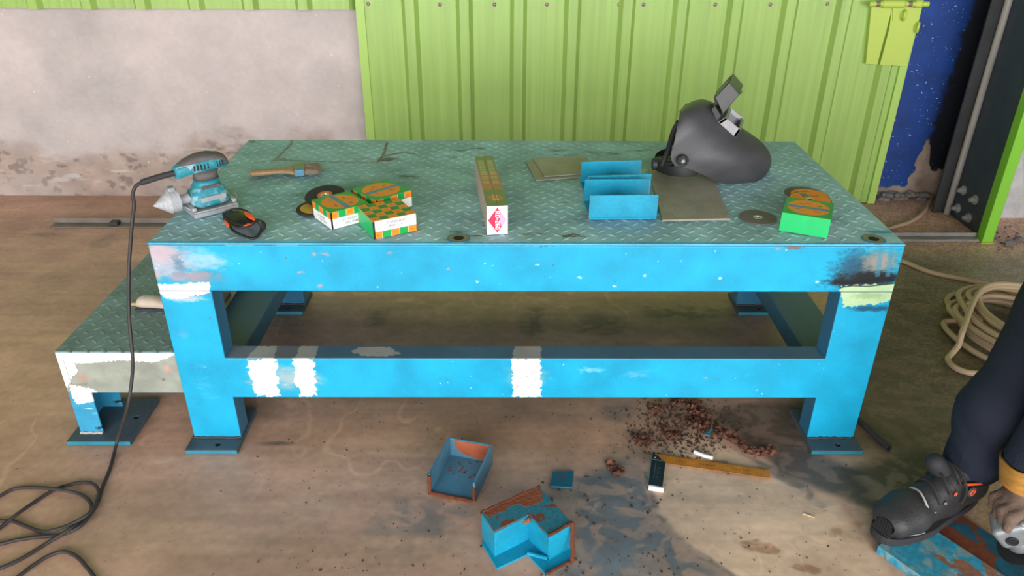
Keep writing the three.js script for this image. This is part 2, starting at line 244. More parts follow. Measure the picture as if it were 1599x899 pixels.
{
  struct('wall_back_upper', merge([sheet(-5.5, -0.69, 0.862, 4.2, -1.80, -0.46 - 0.2285 * 21), sheet(1.70, 2.06, 1.28, 4.2, -1.82, 1.8), sheet(2.03, 5.5, 1.27, 4.2, -1.578, 2.1), sheet(-0.69, 1.72, 2.235, 4.2, -1.80, -0.46)]), greenSheet, 'lime green corrugated sheeting above the plaster dado', 'wall');
  const door = struct('door_1', sheet(-0.683, 1.69, 0.006, 2.24, -1.75, -0.46), greenSheet, 'lime green corrugated metal door leaf behind the work platform', 'door');
  part(door, 'edge_trim', merge([bx(-0.688, -0.652, 0.006, 2.24, -1.756, -1.744), bx(1.66, 1.694, 0.006, 2.24, -1.762, -1.738)]), mat.lime);
  part(door, 'frame', merge([bx(-0.68, 1.69, 0.86, 0.92, -1.80, -1.7535), bx(-0.68, -0.64, 0.006, 2.24, -1.80, -1.757), bx(1.645, 1.69, 0.006, 2.24, -1.80, -1.7625), bx(-0.68, 1.69, 2.2, 2.24, -1.80, -1.7535)]), mat.limeDeep);
  const scr = new THREE.LatheGeometry([[0, 0.006], [0.0035, 0.0058], [0.005, 0.004], [0.0052, 0.001], [0.0085, 0.0008], [0.009, 0], [0, 0]].map(([x, y]) => new THREE.Vector2(x, y)), 14).rotateX(Math.PI / 2);
  const scrMat = M(C(0.36, 0.28, 0.22), 0.5, 0.5);
  for (const [u, v] of [[575, 6], [687, 7], [772, 7], [854, 7], [967, 7], [1005, 7], [1117, 7], [1203, 7], [1292, 6]]) { const p = P(u, v, { z: -1.748 }); part(door, 'screw', scr, scrMat).position.set(p.x, p.y, p.z - 0.0015); }
  // latch: plates, slide bolt and two hasp staples near the free edge
  const lp = (pts, z0, z1) => { const w = pts.map(([u, v]) => { const p = P(u, v, { z: z1 }); return [p.x, p.y]; }); return extr(w, z1 - z0, 0.001).translate(0, 0, z0); };
  part(door, 'backing_plate', lp([[1361, 10], [1394, 10], [1370, 101], [1352, 100]], -1.7495, -1.7255), mat.latch);
  const pl = part(door, 'latch_plate', lp([[1393, 10], [1440, 8], [1416, 104], [1374, 101], [1389, 44]], -1.7375, -1.722), mat.latch);
  part(pl, 'slot_bar', lp([[1394, 10], [1402, 10], [1397, 33], [1394, 33]], -1.724, -1.718), mat.latch);
  const b0 = P(1357, 6, { z: -1.705 }), b1 = P(1449, 9, { z: -1.705 });
  const bolt = part(door, 'slide_bolt', cyl(0.011, 0.011, b0.distanceTo(b1), 16).rotateZ(Math.PI / 2).translate((b0.x + b1.x) / 2, b0.y, b0.z), mat.latch);
  for (const [u0, u1] of [[1376, 1414], [1427, 1441]]) { const a = P(u0, 6, { z: -1.705 }), c = P(u1, 6, { z: -1.705 }); part(bolt, 'bolt_sleeve', rbox(a.x, c.x, a.y - 0.016, a.y + 0.016, -1.7255, -1.69, 0.012, 3), mat.latch); }
  for (const u of [1368, 1418]) { const a = P(u, 7, { z: -1.705 }); part(bolt, 'worn_band', cyl(0.0115, 0.0115, 0.017, 16).rotateZ(Math.PI / 2).translate(a.x + 0.006, b0.y, b0.z), M(C(0.26, 0.17, 0.13), 0.6, 0.3)); }
  for (const [u, v] of [[1413, 24], [1434, 43]]) { const a = P(u, v, { z: -1.71 }); part(pl, 'staple', new THREE.TorusGeometry(0.014, 0.0055, 8, 20).scale(0.9, 1.25, 1).rotateY(1.1).translate(a.x, a.y, -1.712), mat.latch); }
}
{ // blue painted wall with pale flecks, a soft-edged black part towards the column and a bare flaking corner
  const x0 = 1.69, x1 = 2.14, y1 = 1.3;
  const tex = dataTex(512, 1480, (u, v) => {
    const x = x0 + u * (x1 - x0), y = v * y1, n = fbm(x * 14 + 4, y * 14 + 2, 4), e = fbm(x * 30 + 50, y * 30 + 20, 3) - 0.5;
    let c = [9, 58, 132].map((q) => q * (0.82 + 0.36 * n));
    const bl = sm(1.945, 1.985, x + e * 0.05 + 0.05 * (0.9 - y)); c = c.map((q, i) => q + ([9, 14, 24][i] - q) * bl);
    if (vn(x * 150 + 7, y * 150 + 3) > 0.93 && vn(x * 18, y * 18 + 40) > 0.42) c = bl > 0.5 ? [70, 78, 96] : [190, 206, 232];
    const bare = sm(0.0, 0.02, (0.06 + e * 0.05 + 0.17 * sm(0.055, 0.0, Math.abs(x - 1.925 + e * 0.03)) + 0.09 * sm(1.86, 1.96, x)) - y);
    c = c.map((q, i) => q + ([150, 132, 118][i] * (0.7 + 0.6 * n) - q) * bare); return c;
  });
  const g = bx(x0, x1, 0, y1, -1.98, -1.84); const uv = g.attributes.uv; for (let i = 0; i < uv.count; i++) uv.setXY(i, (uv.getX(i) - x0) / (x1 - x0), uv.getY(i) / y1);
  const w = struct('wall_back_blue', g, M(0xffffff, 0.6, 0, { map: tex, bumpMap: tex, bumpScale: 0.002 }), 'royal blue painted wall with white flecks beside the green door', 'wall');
  const lump = []; for (let i = 0; i < 46; i++) { const s = rr(0.006, 0.02); lump.push(new THREE.IcosahedronGeometry(s, 0).scale(1.6, 0.7, 1).rotateY(rr(0, 6)).translate(rr(1.7, 1.97), s * 0.3 + (rnd() < 0.4 ? 0.02 : 0), -1.82 + rr(-0.012, 0.025))); }
  const lm = part(w, 'crumbled_footing', uvBox(merge(lump)), mat.concrete); lm.userData.kind = 'stuff';
  struct('wall_back_white', bx(2.03, 5.5, 0, 1.3, -1.75, -1.58), M(C(0.62, 0.62, 0.62), 0.85, 0, { map: mott2, bumpMap: bump6, bumpScale: 0.003 }), 'rough white wall beyond the steel column', 'wall');
  struct('trim_1', merge([rbox(1.42, 1.965, 0, 0.012, -1.352, -1.315, 0.003), rbox(1.42, 1.965, 0.0122, 0.03, -1.352, -1.344, 0.003)]), mat.concrete, 'thin grey threshold strip along the floor by the steel column', 'threshold');
  struct('added_front_lintel', bx(-5.5, 5.5, 3.35, 4.2, 6.05, 6.2), M(C(0.2, 0.2, 0.2), 0.8), 'grey lintel added over the unseen open front to cut high sky light', 'wall');  // unseen blocker, added to lower the angle of the incoming daylight
  struct('wall_back_outer', merge([bx(-5.6, 5.6, 0, 4.2, -2.06, -1.985), bx(2.03, 2.2, 1.29, 4.2, -1.985, -1.6)]), M(C(0.25, 0.25, 0.25), 0.9), 'grey outer skin behind the back wall', 'wall');
  struct('ceiling', bx(-5.7, 5.7, 4.2, 4.35, -2.1, 6.2), M(C(0.18, 0.185, 0.19), 0.8), 'grey sheet roof of the open shed', 'ceiling');
  struct('wall_left', bx(-5.65, -5.5, 0, 4.2, -2.06, 6.2), M(C(0.34, 0.32, 0.3), 0.85, 0, { map: mott2 }), 'plain grey side wall of the shed', 'wall');
  struct('wall_right', bx(5.5, 5.65, 0, 4.2, -2.06, 6.2), M(C(0.34, 0.32, 0.3), 0.85, 0, { map: mott2 }), 'plain grey side wall of the shed on the hose side', 'wall');
}
{ // steel column, conduit, bolts and the green door post
  const col = thing('steel_column', 'dark steel column with bolts beside the blue wall', 'column', [0, 0, 0]);
  part(col, 'flange', rbox(1.925, 2.03, 0, 3.9, -1.655, -1.643, 0.002), mat.dark);
  part(col, 'web', rbox(1.995, 2.005, 0, 3.9, -1.643, -1.36, 0.002), M(C(0.05, 0.07, 0.10), 0.4, 0, { map: mott2, bumpMap: bump6, bumpScale: 0.002 }));
  part(col, 'front_flange', rbox(1.975, 2.03, 0, 3.9, -1.36, -1.35, 0.002), M(C(0.42, 0.46, 0.36), 0.7, 0, { map: mott2 }));
  const bolt = merge([cyl(0.015, 0.015, 0.012, 6).rotateZ(Math.PI / 2), cyl(0.021, 0.021, 0.004, 18).rotateZ(Math.PI / 2).translate(0.007, 0, 0), cyl(0.009, 0.009, 0.02, 12).rotateZ(Math.PI / 2).translate(-0.008, 0, 0)]);
  for (const [u, v] of [[1502, 297], [1520, 312], [1493, 325], [1510, 340]]) { const p = P(u, v, { x: 1.986 }); part(col, 'bolt', bolt, M(C(0.42, 0.42, 0.42), 0.4, 0.2)).position.copy(p); }
  const pipe = solo('conduit_pipe', 'pale grey vertical conduit pipe with brown stains on the steel column', 'pipe', tube([V(1.983, 0.0, -1.628), V(1.983, 2, -1.628), V(1.983, 3.9, -1.628)], 0.0145, 8, 16), M(C(0.46, 0.43, 0.39), 0.6, 0, { map: mott2 }));
  const post = thing('door_post', 'bright green square steel post standing in front of the column', 'post', [0, 0, 0]);
  part(post, 'tube', rbox(1.968, 2.014, 0.004, 3.9, -1.349, -1.302, 0.003), mat.limeDeep);
  part(post, 'base_plate', rbox(1.964, 2.018, 0, 0.004, -1.35, -1.298, 0.001), M(C(0.5, 0.5, 0.05), 0.6));
}

// ------------------------------------------------------------------ the work platform
const TH = 0.598, TB = 0.806;
const platform = thing('work_platform', 'blue painted steel work platform with checker plate top and side step', 'platform');
{
  const K = 2048 / 1.8, F = (u, v) => { const p = P(u, v, { z: 0 }); return [(p.x + 0.9) * K, 1024 - p.y * K]; }, S = (u, v) => { const p = P(u, v, { y: 0.272 }); return [(p.x + 0.9) * K, 1024 * 0.3 + p.z * K]; };
  const paint = canvasTex(2048, 1024, (g) => {
    const blue = '#109cc4', dull = '#4d7285';
    g.fillStyle = blue; g.fillRect(0, 0, 2048, 1024); g.fillStyle = dull; g.fillRect(0, 0, 2048, 1024 * 0.31);  // duller strip for upper faces: dust plus painted shade
    g.fillStyle = '#2f6f92'; g.fillRect(0, 0, 2048, 1024 * 0.2);  // side and back faces: same paint, shade put into a darker blue
    const q = (pts) => pts.map(([u, v]) => F(u, v)), s = (pts) => pts.map(([u, v]) => S(u, v));
    const at = (u, v, w, h, c, n, a, r) => { const [x, y] = F(u, v); scuff(g, x, y, w, h, c, n, a, r); };
    // worn left end of the top rail
    at(262, 410, 110, 75, '#9aa3b2', 500, 0.3, 16); at(250, 395, 70, 40, '#b4a6b0', 260, 0.3, 14); at(320, 405, 90, 40, '#8fb6cc', 160, 0.25, 16); at(300, 432, 110, 22, '#8d8793', 260, 0.3, 12); at(280, 415, 20, 50, '#5d7c92', 120, 0.3, 8);
    at(242, 430, 18, 20, '#a89a9a', 80, 0.5, 5);
    for (const [u, v] of [[490, 397], [505, 396], [512, 398], [500, 447], [470, 425], [700, 420], [1215, 388], [610, 395]]) at(u, v, 12, 7, '#b0949c', 14, 0.5, 5);
    // scorched right end with grey smears
    at(1350, 425, 130, 95, '#1b2a33', 2600, 0.16, 7); at(1372, 408, 75, 50, '#8a8178', 900, 0.22, 8); at(1360, 434, 120, 26, '#101316', 2400, 0.25, 6); at(1322, 441, 80, 14, '#0b0d10', 700, 0.35, 5); at(1330, 412, 34, 60, '#1f5a78', 420, 0.25, 7);
    g.strokeStyle = '#3e7f98'; g.lineWidth = 13; for (const u of [1376, 1392]) { const a = F(u, 388), b = F(u - 6, 432); g.globalAlpha = 0.6; g.beginPath(); g.moveTo(...a); g.lineTo(...b); g.stroke(); } g.globalAlpha = 1;
    at(1240, 386, 30, 5, '#8b5a48', 40, 0.8, 6);
    // lime filler on the right leg, white filler on the left leg and lower rail
    g.fillStyle = '#a9c49a'; jag(g, q([[1311, 447], [1400, 441], [1399, 468], [1370, 474], [1318, 479]]), 5); at(1355, 462, 60, 14, '#8fae7c', 90, 0.4, 9);
    g.strokeStyle = '#15191b'; g.lineWidth = 3; g.beginPath(); [[1311, 449], [1330, 446], [1355, 447], [1400, 442]].forEach((p, i) => i ? g.lineTo(...F(...p)) : g.moveTo(...F(...p))); g.stroke();
    at(1360, 482, 70, 10, '#14506c', 120, 0.4, 10);
    at(290, 466, 70, 12, '#9cb0bb', 160, 0.4, 10);
    g.fillStyle = '#f2f2f0'; jag(g, q([[243, 444], [328, 441], [327, 458], [300, 462], [275, 466], [255, 464], [247, 455]]), 4);
    at(285, 520, 30, 30, '#5f9fc0', 40, 0.2, 10); at(320, 600, 40, 90, '#4fb4de', 40, 0.2, 14);
    // lower rail: bare patches with white filler
    for (const [u, w] of [[415, 50], [475, 45], [447, 30], [822, 48]]) at(u, 590, w * 1.6, 52, '#8ea6ac', 200, 0.22, 15);
    g.fillStyle = '#eef2ee'; jag(g, q([[386, 561], [430, 560], [432, 580], [437, 618], [400, 619], [393, 600], [388, 585]]), 7); jag(g, q([[457, 560], [488, 560], [492, 585], [494, 617], [470, 619], [460, 590]]), 7); jag(g, q([[799, 560], [844, 560], [845, 620], [801, 620]]), 5);
    g.fillStyle = '#7b8388'; for (let i = 0; i < 60; i++) { const [x, y] = F([rr(388, 436), rr(459, 493), rr(801, 843)][i % 3], rr(562, 617)); g.globalAlpha = 0.6; g.beginPath(); g.ellipse(x, y, rr(1, 6), rr(0.8, 2), rr(-1, 1), 0, 7); g.fill(); } g.globalAlpha = 1;
    at(930, 578, 60, 16, '#7fc4e2', 26, 0.3, 12); at(990, 585, 60, 16, '#6fb7d6', 22, 0.3, 12); at(1100, 590, 10, 5, '#c09a90', 10, 0.6, 4);
    // lower rail's upper face: primer carried over the edge
    g.fillStyle = '#6d7b84'; jag(g, s([[356, 541], [398, 541], [388, 558], [356, 558]]), 4);
    g.fillStyle = '#a6a9a2'; jag(g, s([[402, 540], [436, 540], [428, 560], [384, 560]]), 4); jag(g, s([[470, 540], [498, 540], [492, 560], [458, 560]]), 4); jag(g, s([[560, 542], [612, 542], [625, 552], [600, 557], [566, 556], [548, 548]]), 5); jag(g, s([[803, 540], [845, 540], [845, 560], [800, 560]]), 4);
    g.fillStyle = '#6d7478'; jag(g, s([[434, 541], [468, 541], [458, 559], [428, 559]]), 5);
    // chips and runs
    for (let i = 0; i < 70; i++) { const [x, y] = F(rr(240, 1390), [rr(386, 452), rr(562, 618), rr(480, 670)][i % 3]); g.fillStyle = rnd() < 0.7 ? '#d8eef6' : '#7a5e58'; g.globalAlpha = 0.8; g.beginPath(); g.ellipse(x, y, rr(0.8, 3), rr(0.8, 2.4), rr(0, 3), 0, 7); g.fill(); } g.globalAlpha = 1;
    for (const [u, v] of [[840, 413], [960, 447], [1006, 430], [1125, 434], [905, 433], [1276, 440], [745, 440]]) at(u, v, 8, 5, '#e6f6fb', 9, 0.9, 3);
    for (const [u, v] of [[830, 384], [845, 384], [852, 384], [862, 384]]) at(u, v, 4, 2, '#10222c', 4, 0.9, 3);
    grain(g, 2048, 1024, 0.05, 0.4, 0.22);
  });
  const fm = M(0xffffff, 0.42, 0, { map: paint });
  const fuv = (g) => { // front faces wear the front elevation, upper faces dusty paint with shade mixed in, the rest blue darkened as shade
    g = g.index ? g.toNonIndexed() : g; const p = g.attributes.position, uv = g.attributes.uv, a = V(), b = V(), c = V(), n = V();
    for (let i = 0; i < p.count; i += 3) {
      a.fromBufferAttribute(p, i); b.fromBufferAttribute(p, i + 1); c.fromBufferAttribute(p, i + 2); n.copy(b).sub(a).cross(c.clone().sub(a)).normalize();
      [a, b, c].forEach((q, k) => { const u = (q.x + 0.9) / 1.8;
        if (n.z > 0.6 && q.z > -0.02) uv.setXY(i + k, u, q.y * K / 1024); else if (n.y > 0.5) uv.setXY(i + k, u, 0.70 + Math.min(0.07, Math.max(0, -q.z)) * K / 1024); else uv.setXY(i + k, (q.z * 0.5 + q.x * 0.3 + 2) % 1, 0.83 + q.y * 0.2); });
    } return g;
  };
  const rail = (x0, x1, y0, y1, z0, z1) => fuv(rbox(x0, x1, y0, y1, z0, z1, 0.003));
  // checker plate top
  const topTex = canvasTex(2048, 918, (g) => {
    const T = (u, v) => { const p = P(u, v, { y: TH }); return [(p.x + 0.9) * K, -p.z * K]; }, at = (u, v, w, h, c, n, a, r) => { const [x, y] = T(u, v); scuff(g, x, y, w, h, c, n, a, r); };
    g.fillStyle = '#93bcc3'; g.fillRect(0, 0, 2048, 918);
    at(800, 270, 900, 300, '#7ba39b', 420, 0.16, 40); at(500, 300, 700, 300, '#5f8f98', 380, 0.14, 40); at(900, 340, 900, 120, '#6f97a6', 380, 0.14, 36); at(620, 230, 500, 120, '#7fa79f', 300, 0.14, 36);
    at(700, 350, 900, 120, '#86a3ad', 500, 0.14, 14); at(1000, 300, 900, 300, '#8b8f80', 260, 0.12, 12);
    g.strokeStyle = '#6b5e52'; const line = (pts, w, al) => { for (let k = 0; k < 4; k++) { g.globalAlpha = al; g.lineWidth = w * rr(0.3, 1); g.beginPath(); pts.forEach((p, i) => { const [x, y] = T(...p); i ? g.lineTo(x + rr(-4, 4), y + rr(-5, 5)) : g.moveTo(x, y); }); g.stroke(); } g.globalAlpha = 1; };
    line([[395, 254], [440, 250], [520, 253], [590, 254]], 5, 0.45); line([[590, 253], [600, 240], [605, 222]], 12, 0.35); line([[600, 243], [630, 238], [648, 240]], 12, 0.4); line([[590, 250], [612, 250]], 18, 0.4); line([[430, 250], [455, 225], [455, 219]], 12, 0.25);
    at(608, 248, 50, 26, '#5f564e', 40, 0.4, 12); at(440, 248, 50, 20, '#776a5d', 30, 0.3, 12); at(640, 276, 60, 26, '#4e5a4c', 40, 0.25, 14); at(392, 222, 16, 26, '#4a4238', 16, 0.5, 8);
    for (const [u, v] of [[720, 235], [740, 231], [880, 242], [920, 237], [960, 240], [1000, 235], [900, 252], [870, 235], [700, 245]]) at(u, v, 60, 22, '#3c5350', 16, 0.35, 13);
    at(893, 368, 46, 14, '#4a3f34', 40, 0.6, 9); at(893, 368, 26, 6, '#9c9880', 14, 0.7, 5); at(880, 318, 30, 40, '#7b6a58', 16, 0.3, 10); at(830, 365, 60, 12, '#6b5a50', 20, 0.35, 9); at(745, 368, 30, 8, '#7d4f3c', 20, 0.5, 8);
    at(470, 376, 500, 8, '#7cc0d8', 120, 0.35, 12); at(1050, 377, 500, 6, '#6fb3cc', 90, 0.35, 12); at(300, 368, 120, 30, '#86a9b6', 60, 0.25, 18); at(1370, 362, 60, 10, '#2f88ac', 40, 0.5, 10); at(715, 362, 40, 10, '#3a86a8', 30, 0.5, 9); at(716, 376, 60, 18, '#57543e', 40, 0.4, 8);
    for (let i = 0; i < 260; i++) { g.fillStyle = ['#2d4040', '#8f8a78', '#a8bcb8', '#6e5a4a'][i % 4]; g.globalAlpha = 0.45; g.beginPath(); g.ellipse(rr(0, 2048), rr(0, 918), rr(1, 8), rr(0.6, 3), rr(-0.5, 0.5), 0, 7); g.fill(); } g.globalAlpha = 1;
    g.fillStyle = '#2596bd'; jag(g, [[0, -4], [2048, -4], [2048, 7], [0, 7]], 2);
    grain(g, 2048, 918, 0.10, 0.5, 0.30);
  });
  const topMat = M(0xffffff, 0.68, 0, { map: topTex });
  const tuv = (g) => { g = g.index ? g.toNonIndexed() : g; const p = g.attributes.position, uv = g.attributes.uv; for (let i = 0; i < p.count; i++) uv.setXY(i, (p.getX(i) + 0.9) / 1.8, 1 + p.getZ(i) / TB); return g; };
  const lug = (() => { const pos = [], idx = [], n = 12; pos.push(0, 0.0019, 0); for (const [k, y] of [[0.6, 0.0015], [1, 0]]) for (let i = 0; i < n; i++) { const t = i / n * Math.PI * 2, c = Math.cos(t), s = Math.sin(t); pos.push(c * 0.0155 * k, y, s * 0.0058 * (1 - 0.35 * c * c) * k); } for (let i = 0; i < n; i++) { const j = (i + 1) % n; idx.push(0, 1 + j, 1 + i, 1 + i, 1 + j, 1 + n + j, 1 + i, 1 + n + j, 1 + n + i); } const g = new THREE.BufferGeometry(); g.setAttribute('position', new THREE.Float32BufferAttribute(pos, 3)); g.setIndex(idx); g.computeVertexNormals(); g.setAttribute('uv', new THREE.Float32BufferAttribute(new Float32Array(pos.length / 3 * 2), 2)); return g; })();
  const lugs = (x0, x1, y, z0, z1, skip) => { // staggered lugs: two lattices of crossed directions
    const out = [], p = 0.0445; for (const o of [0, 1]) for (let z = z1 - 0.0055 - o * p / 2; z > z0 + 0.01; z -= p) for (let x = x0 + (o ? 0.0148 : 0.037); x < x1 - 0.012; x += p) { if (skip && skip(x, z)) continue; const g = lug.clone(); g.rotateY(o ? Math.PI / 4 : -Math.PI / 4); g.translate(x, y, z); out.push(g); } return merge(out); };
  const bosses = [P(716, 374, { y: TH }), P(1366, 376, { y: TH })].map((p) => [p.x, Math.min(p.z, -0.026)]);
  const top = part(platform, 'top_plate', tuv(rbox(-0.9, 0.9, TH - 0.006, TH, -TB, 0, 0.002)), topMat, 'grey teal checker plate top with scratches');
  const lg = part(top, 'tread_lugs', tuv(lugs(-0.9, 0.9, TH - 0.0002, -TB, 0, (x, z) => bosses.some(([a, b]) => Math.hypot(x - a, z - b) < 0.05) || (z > -0.012))), topMat); lg.userData.kind = 'stuff';
  for (const [x, z] of bosses) {
    part(top, 'lifting_hole', new THREE.RingGeometry(0.013, 0.026, 28).rotateX(-Math.PI / 2).translate(x, TH + 0.0023, z), M(C(0.28, 0.30, 0.17), 0.7, 0, { map: mott2 }), 'bare ring round a lifting hole');
    part(top, 'hole_rim', merge([new THREE.TorusGeometry(0.0255, 0.0022, 8, 32).rotateX(Math.PI / 2).translate(x, TH + 0.0005, z)]), mat.blueDull);
    part(top, 'hole', cyl(0.013, 0.013, 0.002, 24).translate(x, TH + 0.0012, z), mat.hole);
  }
  part(platform, 'top_rail', rail(-0.9, 0.9, 0.468, TH - 0.006, -0.065, 0), fm, 'bright blue front rail, pale at one end and scorched at the other');
  part(platform, 'top_rail', rail(-0.9, 0.9, 0.468, TH - 0.006, -TB, -TB + 0.065), fm);
  for (const s of [-1, 1]) part(platform, 'side_rail', rail(s > 0 ? 0.835 : -0.9, s > 0 ? 0.9 : -0.835, 0.468, TH - 0.006, -TB + 0.065, -0.065), fm);
  part(platform, 'stretcher', rail(-0.778, 0.778, 0.148, 0.272, -0.062, -0.0004), fm, 'blue lower rail with three white filler patches');
  part(platform, 'stretcher', rail(-0.775, 0.775, 0.148, 0.272, -TB, -TB + 0.062), fm);
  for (const s of [-1, 1]) part(platform, 'side_stretcher', rail(s > 0 ? 0.774 : -0.9, s > 0 ? 0.9 : -0.774, 0.152, 0.212, -TB + 0.066, -0.066), fm);
  const foot = (x0, x1, z0, z1, hx, hz) => { const s = new THREE.Shape([[x0, -z0], [x1, -z0], [x1, -z1], [x0, -z1]].map(([a, b]) => new THREE.Vector2(a, b))); const h = new THREE.Path(); h.absellipse(hx, -hz, 0.009, 0.009, 0, 7, true); s.holes.push(h); return uvBox(new THREE.ExtrudeGeometry(s, { depth: 0.012, bevelEnabled: true, bevelSize: 0.001, bevelThickness: 0.001, bevelOffset: -0.001, bevelSegments: 1, curveSegments: 20 }).rotateX(-Math.PI / 2).translate(0, 0.001, 0)); };
  const edgeMat = M(C(0.03, 0.30, 0.42), 0.5, 0, { map: mott2 });
  const footMat = M(C(0.075, 0.12, 0.145), 0.6, 0, { map: mott2 });
  const weld = (x0, x1, y, z) => { const pts = []; for (let i = 0; i <= 14; i++) pts.push(V(x0 + (x1 - x0) * i / 14, y + rr(-0.001, 0.0015), z + rr(-0.0015, 0.0015))); return tube(pts, 0.004, 40, 6); };
  for (const sx of [-1, 1]) for (const back of [0, 1]) {
    const z0 = back ? -TB : -0.065, z1 = back ? -TB + 0.065 : 0, x0 = sx > 0 ? 0.772 : -0.9, x1 = sx > 0 ? 0.9 : -0.772;
    const l = part(platform, 'leg', rail(x0, x1, 0.013, 0.4679, z0, z1), fm, !back ? (sx < 0 ? 'blue leg with white filler at its head' : 'blue leg with pale green filler at its head') : undefined);
    part(l, 'foot_plate', foot(sx > 0 ? 0.768 : -0.907, sx > 0 ? 0.907 : -0.768, back ? -TB - 0.03 : -0.13, back ? -0.69 : 0.052, (x0 + x1) / 2 + 0.01, back ? -0.715 : 0.028), footMat);
    part(l, 'painted_edge', bx(sx > 0 ? 0.769 : -0.906, sx > 0 ? 0.906 : -0.769, 0.002, 0.0125, (back ? -0.69 : 0.052), (back ? -0.69 : 0.052) + 0.0007), edgeMat, 'blue painted plate edge');
    part(l, 'weld_bead', weld(x0, x1, 0.015, z1 + 0.001), mat.dark);
  }
  // side step
  const sx0 = -1.218, sx1 = -0.9015, sy = 0.279, sz1 = -0.02, sz0 = -0.80;
  const stepTop = M(C(0.21, 0.33, 0.34), 0.5, 0, { map: mott2 });
  const step = part(platform, 'step', rbox(sx0, sx1, sy - 0.005, sy, sz0, sz1, 0.002), stepTop, 'lower checker plate step beside the main top');
  const sl = part(step, 'tread_lugs', uvBox(lugs(sx0, sx1, sy - 0.0002, sz0, sz1)), stepTop); sl.userData.kind = 'stuff';
  const KS = 1024 / 0.34, stepTex = canvasTex(1024, 1024, (g) => { // front elevation of the step: bare grey-green plate, white filler, blue leg
    const Q = (u, v) => { const p = P(u, v, { z: sz1 }); return [(p.x - sx0) * KS, 1024 - p.y * KS]; }, q = (pts) => pts.map(([u, v]) => Q(u, v)), at = (u, v, w, h, c, n, a, r) => { const [x, y] = Q(u, v); scuff(g, x, y, w, h, c, n, a, r); };
    g.fillStyle = '#8e9488'; g.fillRect(0, 0, 1024, 1024); g.fillStyle = '#2f8fb4'; g.fillRect(0, 1024 - 0.15 * KS, 1024, 1024);
    at(130, 590, 60, 50, '#a58a7c', 90, 0.3, 22); at(262, 575, 40, 60, '#b98c80', 60, 0.45, 14); at(255, 592, 22, 20, '#4a4440', 24, 0.6, 6); at(200, 585, 200, 60, '#9fa396', 120, 0.25, 26);
    g.fillStyle = '#f0efec'; jag(g, q([[84, 548], [272, 548], [270, 556], [240, 566], [190, 562], [150, 566], [115, 567], [122, 578], [112, 590], [104, 606], [94, 585]]), 8, 9);
    jag(g, q([[108, 600], [142, 606], [152, 612], [148, 626], [122, 632], [112, 620]]), 8, 9);
    at(140, 638, 50, 10, '#a9d6e6', 60, 0.5, 8); at(150, 645, 60, 20, '#58b4d2', 80, 0.4, 8); at(158, 668, 60, 14, '#2a3136', 120, 0.5, 12); at(160, 678, 60, 6, '#8c8078', 60, 0.6, 8); at(162, 670, 36, 4, '#46b8e0', 30, 0.8, 8);
    g.strokeStyle = '#6e5850'; g.lineWidth = 4; g.beginPath(); q([[98, 560], [112, 600], [136, 599]]).forEach((p, i) => i ? g.lineTo(...p) : g.moveTo(...p)); g.stroke();
    grain(g, 1024, 1024, 0.07, 0.3, 0.2);
  });
  const sm_ = M(0xffffff, 0.55, 0, { map: stepTex });
  const suv = (g) => { g = g.index ? g.toNonIndexed() : g; const p = g.attributes.position, uv = g.attributes.uv; for (let i = 0; i < p.count; i++) uv.setXY(i, (p.getX(i) - sx0) / 0.34 + (sz1 - p.getZ(i)) * 0.12, p.getY(i) / 0.34); return g; };
  part(step, 'front_channel', suv(rbox(sx0, sx1, 0.148, sy - 0.005, sz1 - 0.006, sz1, 0.0025)), sm_, 'grey green channel face edged with white filler');
  part(step, 'channel_flange', suv(rbox(sx0, sx1, 0.148, 0.154, sz1 - 0.06, sz1 - 0.006, 0.001)), mat.blueDull);
  part(step, 'side_channel', suv(rbox(sx0, sx0 + 0.006, 0.148, sy - 0.005, sz0, sz1 - 0.006, 0.001)), mat.blueDull);
  part(step, 'back_channel', suv(rbox(sx0, sx1, 0.148, sy - 0.005, sz0, sz0 + 0.06, 0.003)), mat.blueDull);
  for (const [z1, k] of [[sz1, 0], [sz0 + 0.125, 1]]) {
    const l = part(step, 'leg', suv(merge([rbox(sx0, sx0 + 0.062, 0.013, 0.1479, z1 - 0.006, z1, 0.002), rbox(sx0, sx0 + 0.006, 0.013, 0.1479, z1 - 0.119, z1 - 0.006, 0.001), rbox(sx0, sx0 + 0.062, 0.013, 0.1479, z1 - 0.125, z1 - 0.119, 0.002)])), sm_, k ? undefined : 'channel leg with white filler and scraped blue paint');
    part(l, 'foot_plate', foot(-1.24, -1.068, z1 - 0.16, z1 + 0.036, -1.095, z1 - 0.07), footMat);
    part(l, 'painted_edge', bx(-1.239, -1.069, 0.002, 0.0125, z1 + 0.036, z1 + 0.0367), edgeMat, 'blue painted plate edge');
    part(l, 'weld_bead', weld(sx0, sx0 + 0.062, 0.0155, z1 + 0.0015), M(C(0.40, 0.37, 0.33), 0.7));
  }
}

